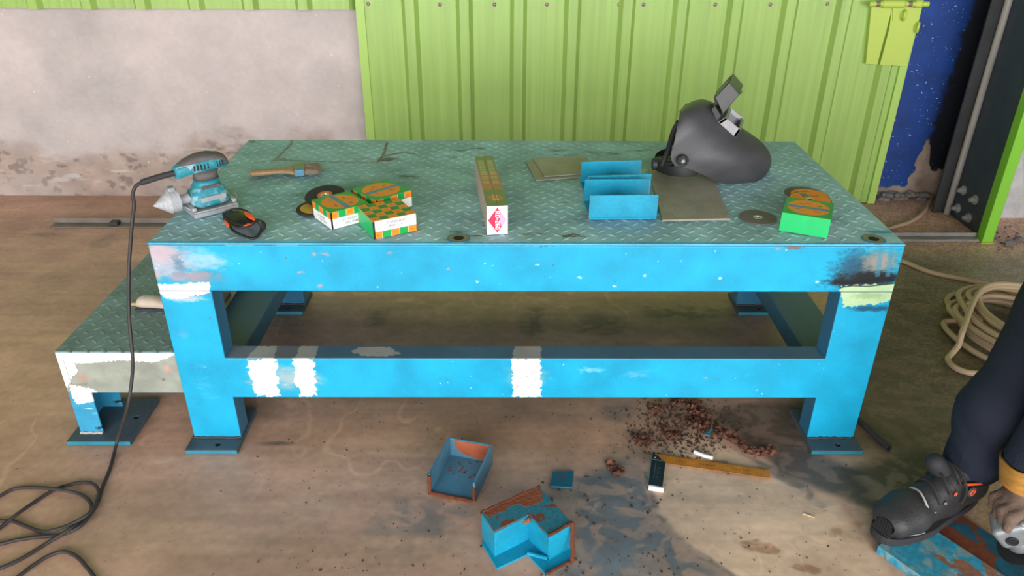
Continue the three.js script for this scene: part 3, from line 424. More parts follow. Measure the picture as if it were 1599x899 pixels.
// ------------------------------------------------------------------ things on the platform
function basis(ox, oy, oz, yaw) { return [[ox, oy, oz], yaw]; }
{ // palm sander with its cord
  const yaw = 0.70, c = P(326, 329, { y: TH });
  const sa = thing('palm_sander', 'dusty teal palm sander with grey grip and dust nozzle standing on the checker plate', 'sander', [c.x, TH + 0.0023, c.z - 0.012], yaw);
  const dustTex = rep(dataTex(256, 256, (u, v) => { const d = sm(0.5, 0.72, fbm(u * 6, v * 6, 4, 6)) * 0.75, k = 0.9 + 0.2 * vn(u * 60, v * 60, 60); return [38 + 140 * d, 134 + 56 * d, 150 + 46 * d].map((c) => c * k); }), 9);
  const uvT = (g) => uvBox(g);
  const teal = M(0xffffff, 0.5, 0, { map: dustTex }), dusty = M(C(0.42, 0.44, 0.46), 0.8, 0, { map: mott2 }), grey = M(C(0.15, 0.14, 0.14), 0.75, 0, { map: mott2 }), pale = M(C(0.55, 0.57, 0.6), 0.55, 0.2, { map: mott2 });
  const pad = part(sa, 'sanding_pad', rbox(-0.058, 0.058, 0, 0.013, -0.052, 0.052, 0.004), dusty, 'pale dusty sanding pad');
  part(pad, 'plate', rbox(-0.056, 0.056, 0.013, 0.017, -0.05, 0.05, 0.0015), pale);
  for (const s of [-1, 1]) part(pad, 'paper_clamp', merge([rbox(s * 0.052 - 0.006, s * 0.052 + 0.006, 0.017, 0.027, -0.045, 0.045, 0.004), tube([V(s * 0.058, 0.022, -0.04), V(s * 0.066, 0.026, -0.02), V(s * 0.066, 0.026, 0.02), V(s * 0.058, 0.022, 0.04)], 0.0022, 20, 6)]), pale);
  const e = 3.2;
  part(sa, 'housing', uvT(loft([ring(0, 0.021, 0, 0.048, 0.044, e), ring(0, 0.03, 0, 0.050, 0.046, e), ring(0, 0.045, 0, 0.047, 0.043, e), ring(0.001, 0.058, 0, 0.041, 0.038, 3), ring(0.002, 0.066, 0, 0.034, 0.034, 2.6), ring(0.003, 0.076, 0, 0.030, 0.030, 2.4), ring(0.004, 0.084, 0, 0.031, 0.030, 2.4)])), teal, 'teal motor housing');
  part(sa, 'name_badge', rbox(-0.032, 0.032, 0.036, 0.049, 0.0435, 0.0465, 0.0014), pale, 'worn silver badge');
  part(sa, 'neck', loft([ring(0.004, 0.0835, 0, 0.0305, 0.0295, 2.4), ring(0.004, 0.094, 0, 0.029, 0.027, 2.4), ring(0.004, 0.106, 0, 0.034, 0.027, 2.4)]), grey, 'dusty grey neck');
  part(sa, 'grille', rbox(-0.022, 0.026, 0.064, 0.073, 0.030, 0.0345, 0.003), grey);
  const gr = part(sa, 'grip', uvT(loft([[-0.070, 0.111, 0.014, 0.017], [-0.062, 0.113, 0.017, 0.019], [-0.04, 0.118, 0.018, 0.024], [0, 0.122, 0.019, 0.029], [0.03, 0.122, 0.018, 0.029], [0.048, 0.118, 0.015, 0.025], [0.056, 0.115, 0.009, 0.017]].map(([x, y, h, w]) => ring(x, y, 0, w, h, 2.6, 32, 'x')))), teal, 'teal grip with vent slots');
  part(gr, 'rubber_cap', loft([[-0.058, 0.126, 0.006, 0.014], [-0.04, 0.132, 0.009, 0.020], [-0.01, 0.138, 0.011, 0.025], [0.02, 0.138, 0.011, 0.026], [0.045, 0.130, 0.013, 0.024], [0.058, 0.122, 0.013, 0.020], [0.064, 0.115, 0.008, 0.012]].map(([x, y, h, w]) => ring(x, y, 0, w, h, 2.4, 32, 'x'))), grey, 'grey rubber cap');
  for (let i = 0; i < 5; i++) part(gr, 'vent_slot', rbox(-0.03 + i * 0.0085, -0.0265 + i * 0.0085, 0.114, 0.128, 0.0255, 0.0295, 0.001), mat.black);
  for (let i = 0; i < 3; i++) part(gr, 'vent_slot', rbox(0.028 + i * 0.007, 0.031 + i * 0.007, 0.114, 0.128, 0.0235, 0.0295, 0.001), mat.black);
  part(sa, 'cord_sleeve', tube([V(-0.066, 0.112, 0), V(-0.10, 0.111, 0), V(-0.150, 0.106, 0)], 0.0075, 14, 10), mat.dark, 'grey cord sleeve');
  const nz = part(sa, 'dust_nozzle', merge([cyl(0.011, 0.013, 0.03, 18).rotateZ(Math.PI / 2).translate(-0.062, 0.04, 0), cyl(0.030, 0.030, 0.022, 24).rotateZ(Math.PI / 2).translate(-0.086, 0.043, 0), new THREE.ConeGeometry(0.029, 0.04, 24).rotateZ(Math.PI / 2).translate(-0.117, 0.041, 0)]), M(C(0.50, 0.52, 0.55), 0.6, 0, { map: mott2 }), 'pale grey dust nozzle cone');
  part(nz, 'nozzle_cap', rbox(-0.096, -0.078, 0.066, 0.08, -0.011, 0.011, 0.004), M(C(0.40, 0.42, 0.44), 0.7, 0, { map: mott2 }));
  // cord: hangs past the step, then lies in loops on the floor
  sa.updateMatrixWorld(); const end = sa.localToWorld(V(-0.148, 0.1062, 0));
  const z = (u, v, zz) => P(u, v, { z: zz }), f = (u, v, y = 0.0055) => P(u, v, { y });
  const pts = [end, sa.localToWorld(V(-0.163, 0.101, 0)), sa.localToWorld(V(-0.174, 0.085, 0)), sa.localToWorld(V(-0.178, 0.055, 0)), z(206, 350, end.z + 0.03), z(201, 430, -0.05), z(202, 500, 0.0), z(207, 560, 0.03), z(206, 590, 0.035), z(200, 630, 0.06), f(182, 692, 0.02), f(172, 730), f(160, 760), f(152, 785), f(138, 806), f(110, 825, 0.014), f(70, 850), f(30, 874), f(0, 887), f(-50, 900), f(-70, 880), f(-40, 856), f(0, 849), f(30, 842), f(72, 837), f(101, 833), f(124, 822, 0.012), f(141, 801, 0.012), f(141, 784), f(124, 771), f(92, 764, 0.013), f(58, 761), f(23, 763), f(0, 774), f(-30, 790), f(-20, 808), f(0, 813), f(17, 813), f(37, 820), f(63, 829), f(86, 827, 0.02), f(115, 816, 0.018), f(138, 802, 0.022), f(152, 780, 0.016), f(153, 763, 0.014), f(138, 753), f(115, 755), f(86, 764, 0.005), f(58, 781), f(29, 801, 0.012), f(0, 824), f(-60, 870), f(-40, 930), f(20, 905), f(52, 882), f(75, 868), f(98, 861), f(118, 868), f(135, 885), f(150, 905), f(180, 960)];
  const cord = part(sa, 'power_cord', tube(pts, 0.0045, 520, 7), M(C(0.045, 0.04, 0.04), 0.6, 0, { map: mott2 }), 'black power cord looped on the floor');
  const inv = new THREE.Matrix4().copy(sa.matrixWorld).invert(); cord.geometry.applyMatrix4(inv);
}
{ // safety glasses: two domed wraparound lenses, black rims, orange pads
  const g = thing('safety_glasses', 'black wraparound safety glasses with orange pads beside the sander', 'glasses');
  const dome = (pts, bulge) => { const n = pts.length, c = pts.reduce((a, p) => a.add(p), V(0, 0, 0)).multiplyScalar(1 / n), pos = [], idx = [], R_ = 6; for (let r = 0; r <= R_; r++) { const k = r / R_; pts.forEach((p) => { const q = c.clone().lerp(p, k); q.y += bulge * (1 - k * k); pos.push(q.x, q.y, q.z); }); } for (let r = 0; r < R_; r++) for (let i = 0; i < n; i++) { const a = r * n + i, b = r * n + (i + 1) % n; idx.push(a, b, b + n, a, b + n, a + n); } const o = new THREE.BufferGeometry(); o.setAttribute('position', new THREE.Float32BufferAttribute(pos, 3)); o.setAttribute('uv', new THREE.Float32BufferAttribute(new Float32Array(pos.length / 3 * 2), 2)); o.setIndex(idx); o.computeVertexNormals(); return o; };
  const smooth = (pts) => new THREE.CatmullRomCurve3(pts, true).getPoints(48).slice(0, 48), px = (a) => a.map(([u, v, y]) => P(u, v, { y: TH + y }));
  const A = smooth(px([[349, 334, 0.036], [357, 328.5, 0.042], [371, 326, 0.044], [384, 329, 0.044], [393, 337, 0.042], [398, 346, 0.038], [386, 352, 0.032], [371, 350, 0.031], [357, 343, 0.032]]));
  const B = smooth(px([[352, 343, 0.027], [364, 352, 0.026], [378, 355, 0.026], [393, 350, 0.029], [403, 343, 0.033], [410, 352, 0.022], [406, 364, 0.010], [396, 372, 0.0055], [380, 368, 0.008], [364, 360, 0.014]]));
  const lensA = new THREE.MeshPhysicalMaterial({ color: C(0.012, 0.013, 0.014), roughness: 0.16, side: THREE.DoubleSide }), lensB = new THREE.MeshPhysicalMaterial({ color: C(0.10, 0.13, 0.14), roughness: 0.08, transmission: 0.35, thickness: 0, side: THREE.DoubleSide });
  part(g, 'lens', dome(A, 0.006), lensA, 'glossy black lens'); part(g, 'lens', dome(B, 0.003), lensB, 'smoked grey lens');
  part(g, 'rim', tube(A, 0.0028, 90, 6, true), mat.black); part(g, 'rim', tube(B, 0.003, 90, 6, true), mat.black);
  const pad = (pts, r) => { const q = px(pts), c = new THREE.CatmullRomCurve3(q), n = 12, secs = []; for (let i = 0; i <= n; i++) { const t = i / n, p = c.getPoint(t), w = r * (0.25 + 0.75 * Math.sin(Math.PI * t)); secs.push(ring(p.x, p.y, p.z, w, w * 0.7, 2, 12)); } return loft(secs); };
  part(g, 'orange_pad', pad([[382, 330, 0.047], [389, 336, 0.047], [397, 344, 0.042]], 0.0085), mat.orange, 'orange brow pad'); part(g, 'orange_pad', pad([[381, 353, 0.033], [388, 350, 0.035], [395, 347, 0.037]], 0.0065), mat.orange, 'orange nose pad'); part(g, 'orange_pad', pad([[352, 341, 0.03], [354, 348, 0.026], [358, 355, 0.02]], 0.0045), mat.orange, 'orange temple pad');
  part(g, 'temple', pad([[394, 346, 0.036], [404, 344, 0.033], [411, 354, 0.02], [404, 367, 0.008]], 0.009), mat.black, 'black temple arm');
  part(g, 'bridge', tube(px([[350, 336, 0.033], [350, 341, 0.027], [353, 344, 0.024], [352, 347, 0.005]]), 0.003, 16, 6), mat.black);
}
{ // paint brush
  const a = P(390, 277, { y: TH }), b = P(502, 268, { y: TH }), yaw = Math.atan2(-(b.z - a.z), b.x - a.x), L = a.distanceTo(b);
  const br = thing('paint_brush', 'wooden handled paint brush with brown bristles lying on the checker plate', 'brush', [a.x, TH + 0.0023, a.z], yaw);
  const wood = M(C(0.66, 0.42, 0.23), 0.5, 0, { map: rep(dataTex(128, 128, (u, v) => { const k = 205 + 80 * (fbm(u * 3, v * 30, 3, 30) - 0.5); return [k, k, k]; }), 8) });
  const sec = [[0.0, 0.004, 0.006], [0.006, 0.0075, 0.011], [0.03, 0.0085, 0.0125], [0.06, 0.007, 0.0105], [0.085, 0.007, 0.012], [0.1, 0.0075, 0.019], [0.112, 0.0085, 0.026], [0.12, 0.0085, 0.028]];
  part(br, 'handle', loft(sec.map(([x, h, w]) => ring(x * L / 0.19, 0.0095, 0, w * 1.15, h, 2.6, 24, 'x'))), wood, 'pale wooden handle');
  const x0 = 0.118 * L / 0.19, x1 = 0.146 * L / 0.19;
  const fe = part(br, 'ferrule', rbox(x0, x1, 0.0005, 0.0195, -0.036, 0.036, 0.004), M(C(0.36, 0.42, 0.22), 0.5, 0.2, { map: mott2 }), 'olive green ferrule label');
  part(fe, 'ferrule_band', rbox(x0 + 0.002, x1 - 0.001, 0.0003, 0.0202, 0.014, 0.0365, 0.003), M(C(0.12, 0.30, 0.45), 0.5, 0.2), 'blue label on the ferrule');
  const bl = []; for (let i = 0; i < 420; i++) { const z = rr(-0.034, 0.034), y = rr(0.0035, 0.0165), e = L * rr(0.95, 1.0), sp = 1 + rr(-0.04, 0.12); const g = cyl(0.00035, 0.0009, 1, 4).rotateZ(-Math.PI / 2).translate(0.5, 0, 0); const A = V(x1 - 0.002, y, z), B = V(e, Math.max(0.0015, 0.009 + (y - 0.01) * 0.8), z * sp); g.scale(A.distanceTo(B), 1, 1).applyQuaternion(new THREE.Quaternion().setFromUnitVectors(V(1, 0, 0), B.sub(A).normalize())).translate(A.x, A.y, A.z); bl.push(g); }
  part(br, 'bristles', merge([...bl, rbox(x1 - 0.002, L * 0.955, 0.004, 0.0155, -0.033, 0.033, 0.004)]), M(C(0.30, 0.22, 0.16), 0.9), 'dusty brown bristles').userData.kind = 'stuff';
}
// ------------------------------------------------------------------ disc boxes
const GREEN = '#15a24a', ORANGE = '#f08a24';
function glyphs(g, x, y, words, cw, hh) { // rows of small print too blurred in the photograph to read: letter-sized strokes
  for (const n of words) { for (let i = 0; i < n; i++, x += cw) { const lw = cw * 0.2; if (rnd() < 0.8) g.fillRect(x, y, lw, hh); if (rnd() < 0.6) g.fillRect(x + cw * 0.5, y, lw, hh); for (const t of [0, 0.42, 0.84]) if (rnd() < 0.55) g.fillRect(x, y + hh * t, cw * 0.7, hh * 0.16); } x += cw * 0.8; }
}
function boxFace(g, x, y, w, h, kind) {
  g.save(); g.beginPath(); g.rect(x, y, w, h); g.clip(); g.translate(x, y);
  if (kind === 'lid') {
    g.fillStyle = GREEN; g.fillRect(0, 0, w, h); g.fillStyle = ORANGE; g.beginPath(); g.ellipse(w / 2, h / 2, w * 0.44, h * 0.44, 0, 0, 7); g.fill();
    g.save(); g.beginPath(); g.ellipse(w / 2, h / 2, w * 0.44, h * 0.44, 0, 0, 7); g.clip(); g.fillStyle = '#4c82b4'; g.fillRect(0, h * 0.44, w, h * 0.13); g.fillStyle = '#4f9a58'; g.beginPath(); g.arc(w / 2, h * 0.505, h * 0.075, 0, 7); g.fill(); g.restore();
    g.strokeStyle = '#c8691a'; g.lineWidth = 2; g.beginPath(); g.ellipse(w / 2, h / 2, w * 0.41, h * 0.41, 0, 0, 7); g.stroke();
    g.fillStyle = '#5b3a24'; for (const [cx, cy, n, s] of [[0.3, 0.3, 3, 0.05], [0.42, 0.22, 5, 0.022], [0.62, 0.66, 4, 0.045], [0.36, 0.7, 4, 0.02], [0.68, 0.34, 3, 0.022]]) for (let i = 0; i < n; i++) g.fillRect((cx + i * s * 0.8) * w, cy * h, s * 0.5 * w, s * h);
    g.fillStyle = '#50809c'; g.fillRect(w * 0.24, h * 0.62, w * 0.1, h * 0.05); g.fillStyle = '#5e8a4c'; g.fillRect(w * 0.66, h * 0.28, w * 0.1, h * 0.07);
  } else if (kind === 'check') {
    g.fillStyle = '#e0a04a'; g.fillRect(0, 0, w, h); for (let i = 0; i < 5; i++) for (let j = 0; j < 5; j++) { const o = (i + j) % 2 === 0; g.fillStyle = o ? ORANGE : '#17883c'; g.fillRect(i * w / 5 + 2, j * h / 5 + 2, w / 5 - 4, h / 5 - 4); if (o) { g.fillStyle = '#a85c18'; g.fillRect((i + 0.33) * w / 5, (j + 0.46) * h / 5, w / 15, h / 60); } }
  } else if (kind === 'green') { g.fillStyle = '#12b866'; g.fillRect(0, 0, w, h); } else if (kind === 'card') { g.fillStyle = '#b9a48c'; g.fillRect(0, 0, w, h); }
  else { // side: white panel with two lines of print and a row of squares
    const flip = kind === 'side_flip'; g.fillStyle = '#f4f4f2'; g.fillRect(0, 0, w, h); const sy = flip ? h * 0.62 : 0;
    for (let i = 0; i < 5; i++) { g.fillStyle = i % 2 ? GREEN : ORANGE; g.fillRect(i * w / 5 + 3, sy, w / 5 - 3, h * 0.4); if (!(i % 2)) { g.fillStyle = '#9a5a20'; g.fillRect((i + 0.35) * w / 5, sy + h * 0.19, w / 17, h * 0.035); } }
    g.fillStyle = '#4a4a58'; const l0 = flip ? h * 0.2 : h * 0.6, hh = h * 0.13; glyphs(g, w * 0.3, l0 - hh / 2, flip ? [9, 5] : [3, 8], w * 0.031, hh); glyphs(g, w * 0.36, l0 + h * 0.2 - hh / 2, flip ? [10] : [5, 7], w * 0.031, hh);
    g.fillStyle = '#17110f'; g.fillRect(0, 0, w * 0.045, h);
  }
  g.restore();
}
function boxTex(top, sides) { // atlas: lid square at the left, four sides stacked at the right
  return canvasTex(1024, 512, (g) => { boxFace(g, 0, 0, 512, 512, top); sides.forEach((k, i) => boxFace(g, 512, i * 128, 512, 128, k)); grain(g, 1024, 512, 0.05, 0.5, 0.06); });
}
function discBox(label, near, d1yaw, tex, group, h = 0.045, s = 0.11, lidTurn = 0, open = false) { // near: world position of the near lower corner; first side runs right along d1yaw
  const dx = Math.cos(d1yaw), dz = -Math.sin(d1yaw), cx = near.x + s / 2 * (dx + dz), cz = near.z + s / 2 * (dz - dx);
  const o = thing('disc_box', label, 'box', [cx, TH + 0.0021, cz], d1yaw, group), m = M(0xffffff, 0.42, 0, { map: tex }), q = s / 2;
  const quad = (pts, u0, v0, u1, v1, turn = 0) => { const g = new THREE.BufferGeometry(), c = [[u0, v0], [u1, v0], [u1, v1], [u0, v1]]; const uv = pts.map((_, i) => c[(i + turn) % 4]); g.setAttribute('position', new THREE.Float32BufferAttribute(pts.flat(), 3)); g.setAttribute('uv', new THREE.Float32BufferAttribute(uv.flat(), 2)); g.setIndex([0, 1, 2, 0, 2, 3]); g.computeVertexNormals(); return g; };
  const si = (i) => [0.5, 1 - (i + 1) * 0.25, 1, 1 - i * 0.25];
  const body = part(o, 'carton', merge([quad([[-q, 0, q], [q, 0, q], [q, h, q], [-q, h, q]], ...si(0)), quad([[q, 0, q], [q, 0, -q], [q, h, -q], [q, h, q]], ...si(1)), ...(open ? [] : [quad([[q, 0, -q], [-q, 0, -q], [-q, h, -q], [q, h, -q]], ...si(2))]), quad([[-q, 0, -q], [-q, 0, q], [-q, h, q], [-q, h, -q]], ...si(3)), quad([[-q, 0, -q], [q, 0, -q], [q, 0, q], [-q, 0, q]], ...si(3))]), m);
  const e = 0.0012; part(o, 'lid', merge([quad([[-q, h + e, q], [q, h + e, q], [q, h + e, -q], [-q, h + e, -q]], 0.003, 0.003, 0.497, 0.997, lidTurn), uvBox(bx(-q, q, h, h + e * 0.9, -q, q)).scale(1, 1, 1)].map((g, i) => { if (i) { const uv = g.attributes.uv; for (let k = 0; k < uv.count; k++) uv.setXY(k, 0.012, 0.012); } return g; })), m, 'printed lid');
  return [o, body];
}
const sideTex = boxTex('lid', ['side', 'side', 'side', 'side']), checkTex = boxTex('check', ['side_flip', 'side_flip', 'side_flip', 'green']), greenTex = boxTex('lid', ['green', 'card', 'green', 'side']);
discBox('green and orange disc box with round print on its lid, discs tucked behind it', P(518.5, 360, { y: TH }), 0.66, sideTex, undefined, 0.044, 0.105, 1);
discBox('disc box lying with its green and orange checkered face up', P(584, 375, { y: TH }), 0.50, checkTex, undefined, 0.045, 0.11);
{ const t = P(582, 317, { y: TH + 0.046 }); discBox('green and orange disc box with round print behind the checkered box', V(t.x + 0.006, TH, t.z - 0.014), 0.76, sideTex, undefined, 0.044, 0.11); }
const [gb] = discBox('disc box with plain bright green end facing out, standing apart by the helmet', P(1216, 361, { y: TH }), -0.42, greenTex, undefined, 0.0475, 0.112, 0, true);
function disc(name, label, r, hole, thick, mat0, labelMat, pos, rot, group) {
  const o = thing(name, label, 'disc', [pos.x, pos.y, pos.z], 0, group); o.rotation.set(...rot);
  const lathe = (pts) => new THREE.LatheGeometry(pts.map(([x, y]) => new THREE.Vector2(x, y)), 48);
  part(o, 'abrasive', lathe([[hole, 0], [r - 0.0006, 0], [r, thick * 0.3], [r, thick * 0.7], [r - 0.0006, thick], [hole, thick], [hole, 0]]), mat0);
  part(o, 'arbor_ring', lathe([[hole - 0.0005, -0.0004], [hole + 0.0035, -0.0004], [hole + 0.0035, thick + 0.0006], [hole - 0.0005, thick + 0.0006], [hole - 0.0005, -0.0004]]), mat.bright, 'metal arbor ring');
  if (labelMat) part(o, 'label_sheet', new THREE.RingGeometry(hole + 0.004, labelMat[1], 48, 1).rotateX(-Math.PI / 2).translate(0, thick + 0.0004, 0), labelMat[0], labelMat[2]);
  return o;
}
const discTex = canvasTex(256, 256, (g) => { g.fillStyle = ORANGE; g.fillRect(0, 0, 256, 256); g.fillStyle = '#6a7f62'; g.fillRect(100, 22, 50, 62); g.fillStyle = '#56624c'; for (let i = 0; i < 5; i++) g.fillRect(106, 30 + i * 10, 38, 4); g.fillStyle = '#9c4d12'; for (let i = 0; i < 6; i++) g.fillRect(160 + i * 9, 40 + i * 6, 5, 44 - i * 3); for (let i = 0; i < 4; i++) g.fillRect(52 + (i % 2) * 16, 48 + (i >> 1) * 24, 10, 12); g.fillRect(60, 170, 120, 8); g.fillRect(80, 190, 90, 6); });
{
  const grit = M(C(0.03, 0.03, 0.03), 0.85, 0, { bumpMap: rep(fineBump, 20), bumpScale: 0.0008 }), worn = M(C(0.15, 0.145, 0.125), 0.75, 0, { bumpMap: rep(fineBump, 20), bumpScale: 0.0008 });
  const or = M(0xffffff, 0.5, 0, { map: discTex });
  const a = P(495, 323, { y: TH + 0.01 }), b = P(505, 309, { y: TH + 0.02 });
  disc('cutting_disc', 'black disc with yellow rim label lying lowest behind the lidded box', 0.053, 0.008, 0.006, grit, [M(C(0.62, 0.36, 0.03), 0.5), 0.043, 'yellow label'], V(a.x, TH + 0.0023, a.z), [0, 0, 0]);
  disc('cutting_disc', 'black disc with small orange hub label leaning on the lidded box', 0.053, 0.008, 0.003, grit, [M(C(0.75, 0.16, 0.03), 0.5), 0.02, 'orange hub label'], V(b.x + 0.004, TH + 0.024, b.z - 0.004), [0.17, 0, 0.05]);
  const c = P(1183, 341, { y: TH }); disc('cutting_disc', 'worn grey cutting disc lying flat on the checker plate', 0.047, 0.008, 0.0018, worn, null, V(c.x, TH + 0.0021, c.z), [0, 0, 0]);
  const d = P(1256, 303, { y: TH + 0.02 }), f = P(1264, 306, { y: TH + 0.034 }), e = P(1265, 313, { y: TH + 0.041 });
  disc('cutting_disc', 'grey disc sticking out lowest from the back of the green ended box', 0.053, 0.008, 0.0018, worn, null, V(d.x, TH + 0.02, d.z), [0, 0, 0]);
  disc('cutting_disc', 'orange labelled disc sticking out between two others from the green ended box', 0.05, 0.008, 0.0014, worn, [or, 0.0475, 'orange printed label'], V(f.x, TH + 0.034, f.z), [0, 0.9, 0]);
  disc('cutting_disc', 'orange labelled disc sticking out uppermost from the green ended box', 0.053, 0.008, 0.0014, worn, [or, 0.0505, 'orange printed label'], V(e.x, TH + 0.0425, e.z), [0, 0.15, 0]);
}
{ // welding electrode carton
  const a = P(760.5, 367, { y: TH }), b = P(793, 367, { y: TH }), w = b.x - a.x, h = 0.074, L = 0.372;
  const tex = canvasTex(1024, 512, (g) => { // left 512x128 = lid (along the length), 512..640 = end
    g.fillStyle = '#bba49c'; g.fillRect(0, 0, 1024, 512);
    const cols = [['#94a46a', 0, 110], ['#cf9a62', 110, 240], ['#94a46a', 240, 362], ['#c49a80', 362, 372]]; // from the front end backwards
    g.fillStyle = '#7d8e58'; g.fillRect(0, 0, 512, 128); g.fillStyle = '#b78455'; g.fillRect(150, 0, 176, 128);
    g.fillStyle = '#b98652'; g.beginPath(); g.moveTo(28, 64); g.lineTo(74, 12); g.lineTo(120, 64); g.lineTo(74, 116); g.fill();
    g.fillStyle = '#dcd4a0'; g.save(); g.translate(74, 64); g.rotate(Math.PI / 2); g.font = 'bold 24px sans-serif'; g.textAlign = 'center'; g.textBaseline = 'middle'; g.fillText('RD', 0, -10); g.fillText('260', 0, 14); g.restore();
    g.fillStyle = '#bdb98c'; for (const [x0, n] of [[210, 3], [256, 3], [300, 4], [346, 4], [392, 4], [432, 3]]) for (let i = 0; i < n; i++) { g.fillRect(x0 + i * 11, 14, 6, 40); g.fillRect(x0 + i * 11, 72, 6, 40); }
    g.fillStyle = '#5f5a3c'; g.fillRect(0, 66, 512, 3); g.fillStyle = '#7c8450'; g.fillRect(0, 0, 5, 128);
    g.fillStyle = '#f6f4f2'; g.fillRect(520, 0, 200, 300); g.fillStyle = '#e0244f'; g.beginPath(); g.moveTo(620, 18); g.lineTo(708, 150); g.lineTo(620, 282); g.lineTo(532, 150); g.fill(); g.fillStyle = '#f0a0c0'; g.beginPath(); g.moveTo(650, 64); g.lineTo(708, 150); g.lineTo(660, 222); g.lineTo(640, 160); g.fill();
    g.fillStyle = '#ffffff'; g.save(); g.translate(622, 150); g.rotate(Math.PI / 2); g.font = 'bold 60px sans-serif'; g.textAlign = 'center'; g.textBaseline = 'middle'; g.fillText('RD-260', 0, 0); g.restore();
    g.fillStyle = '#c8bcbc'; g.fillRect(546, 60, 6, 14); g.fillRect(546, 220, 6, 34);
    grain(g, 1024, 512, 0.05, 0.5, 0.08);
  });
  const m = M(0xffffff, 0.5, 0, { map: tex }), q = (pts, c) => { const g = new THREE.BufferGeometry(); g.setAttribute('position', new THREE.Float32BufferAttribute(pts.flat(), 3)); g.setAttribute('uv', new THREE.Float32BufferAttribute(c.flat(), 2)); g.setIndex([0, 1, 2, 0, 2, 3]); g.computeVertexNormals(); return g; };
  const o = thing('electrode_box', 'long welding electrode carton with red diamond marked RD-260 on its white end', 'box', [(a.x + b.x) / 2, TH + 0.0021, a.z], 0.115), x = w / 2, U = (px, py) => [px / 1024, 1 - py / 512];
  const side = [U(760, 20), U(1000, 20), U(1000, 200), U(760, 200)];
  part(o, 'carton', merge([q([[-x, 0, -L], [-x, 0, 0], [-x, h, 0], [-x, h, -L]], side), q([[x, 0, 0], [x, 0, -L], [x, h, -L], [x, h, 0]], side), q([[x, 0, -L], [-x, 0, -L], [-x, h, -L], [x, h, -L]], side), q([[-x, 0, -L], [x, 0, -L], [x, 0, 0], [-x, 0, 0]], side)]), m);
  part(o, 'lid', q([[-x, h, 0], [x, h, 0], [x, h, -L], [-x, h, -L]], [U(1, 3), U(1, 125), U(511, 125), U(511, 3)]), m, 'faded green and orange printed lid');
  part(o, 'end_flap', q([[-x, 0, 0], [x, 0, 0], [x, h, 0], [-x, h, 0]], [U(522, 298), U(718, 298), U(718, 2), U(522, 2)]), m, 'white end with red diamond');
}
{ // bare steel plates, channel offcuts
  const plate = (label, px, t, y, m = mat.bareplate) => { const w = px.map(([u, v]) => { const p = P(u, v, { y: TH }); return [p.x, -p.z]; }); const g = extr(w, t, 0.0006).rotateX(-Math.PI / 2).translate(0, y, 0); return solo('steel_plate', label, 'plate', uvBox(g), m); };
  plate('thin bare steel plate lying lowest of two behind the blue channel offcuts', [[836, 284], [928, 277], [918, 249], [821, 254]], 0.003, TH + 0.0021);
  plate('thin bare steel plate stacked on another behind the blue channel offcuts', [[850, 279], [926, 274], [912, 247], [831, 251]], 0.003, TH + 0.0052);
  const pr = plate('large bare steel plate lying under the welding helmet edge', [[1034, 347], [1140, 345], [1110, 272], [1012, 266]], 0.005, TH + 0.0021);
  const chan = (label, a, b, c, d) => { // front flange ends a-b, rear flange ends c-d in plan
    const yaw = -Math.atan2(b.z - a.z, b.x - a.x), L = a.distanceTo(b), D = Math.abs((c.z + d.z) / 2 - (a.z + b.z) / 2) * Math.cos(yaw), t = 0.006, h = 0.066;
    const o = thing('channel_offcut', label, 'channel', [a.x, TH + 0.0021, a.z], yaw);
    part(o, 'flange', rbox(0, L, t, h, -t, 0, 0.0015), mat.blue); part(o, 'flange', rbox(0, L, t, h, -D, -D + t, 0.0015), mat.blue); part(o, 'web', rbox(0, L, 0, t, -D, 0, 0.0015), mat.blue);
    const ch = M(C(0.38, 0.36, 0.34), 0.5, 0.4); part(o, 'cut_edge', bx(-0.0006, 0.0002, 0.001, h - 0.001, -t + 0.001, -0.001), ch); part(o, 'cut_edge', bx(L - 0.0002, L + 0.0006, 0.001, h - 0.001, -D + 0.001, -D + t - 0.001), ch);
  };
  const y = TH + 0.067, q = (u, v) => P(u, v, { y });
  chan('sky blue painted channel offcut with scratched front flange', q(922, 306), q(1029, 305), q(917, 280), q(1018, 279));
  chan('sky blue painted channel offcut behind the scratched one', q(920, 275.5), q(1018, 272.5), q(912, 253), q(1005, 249));
}
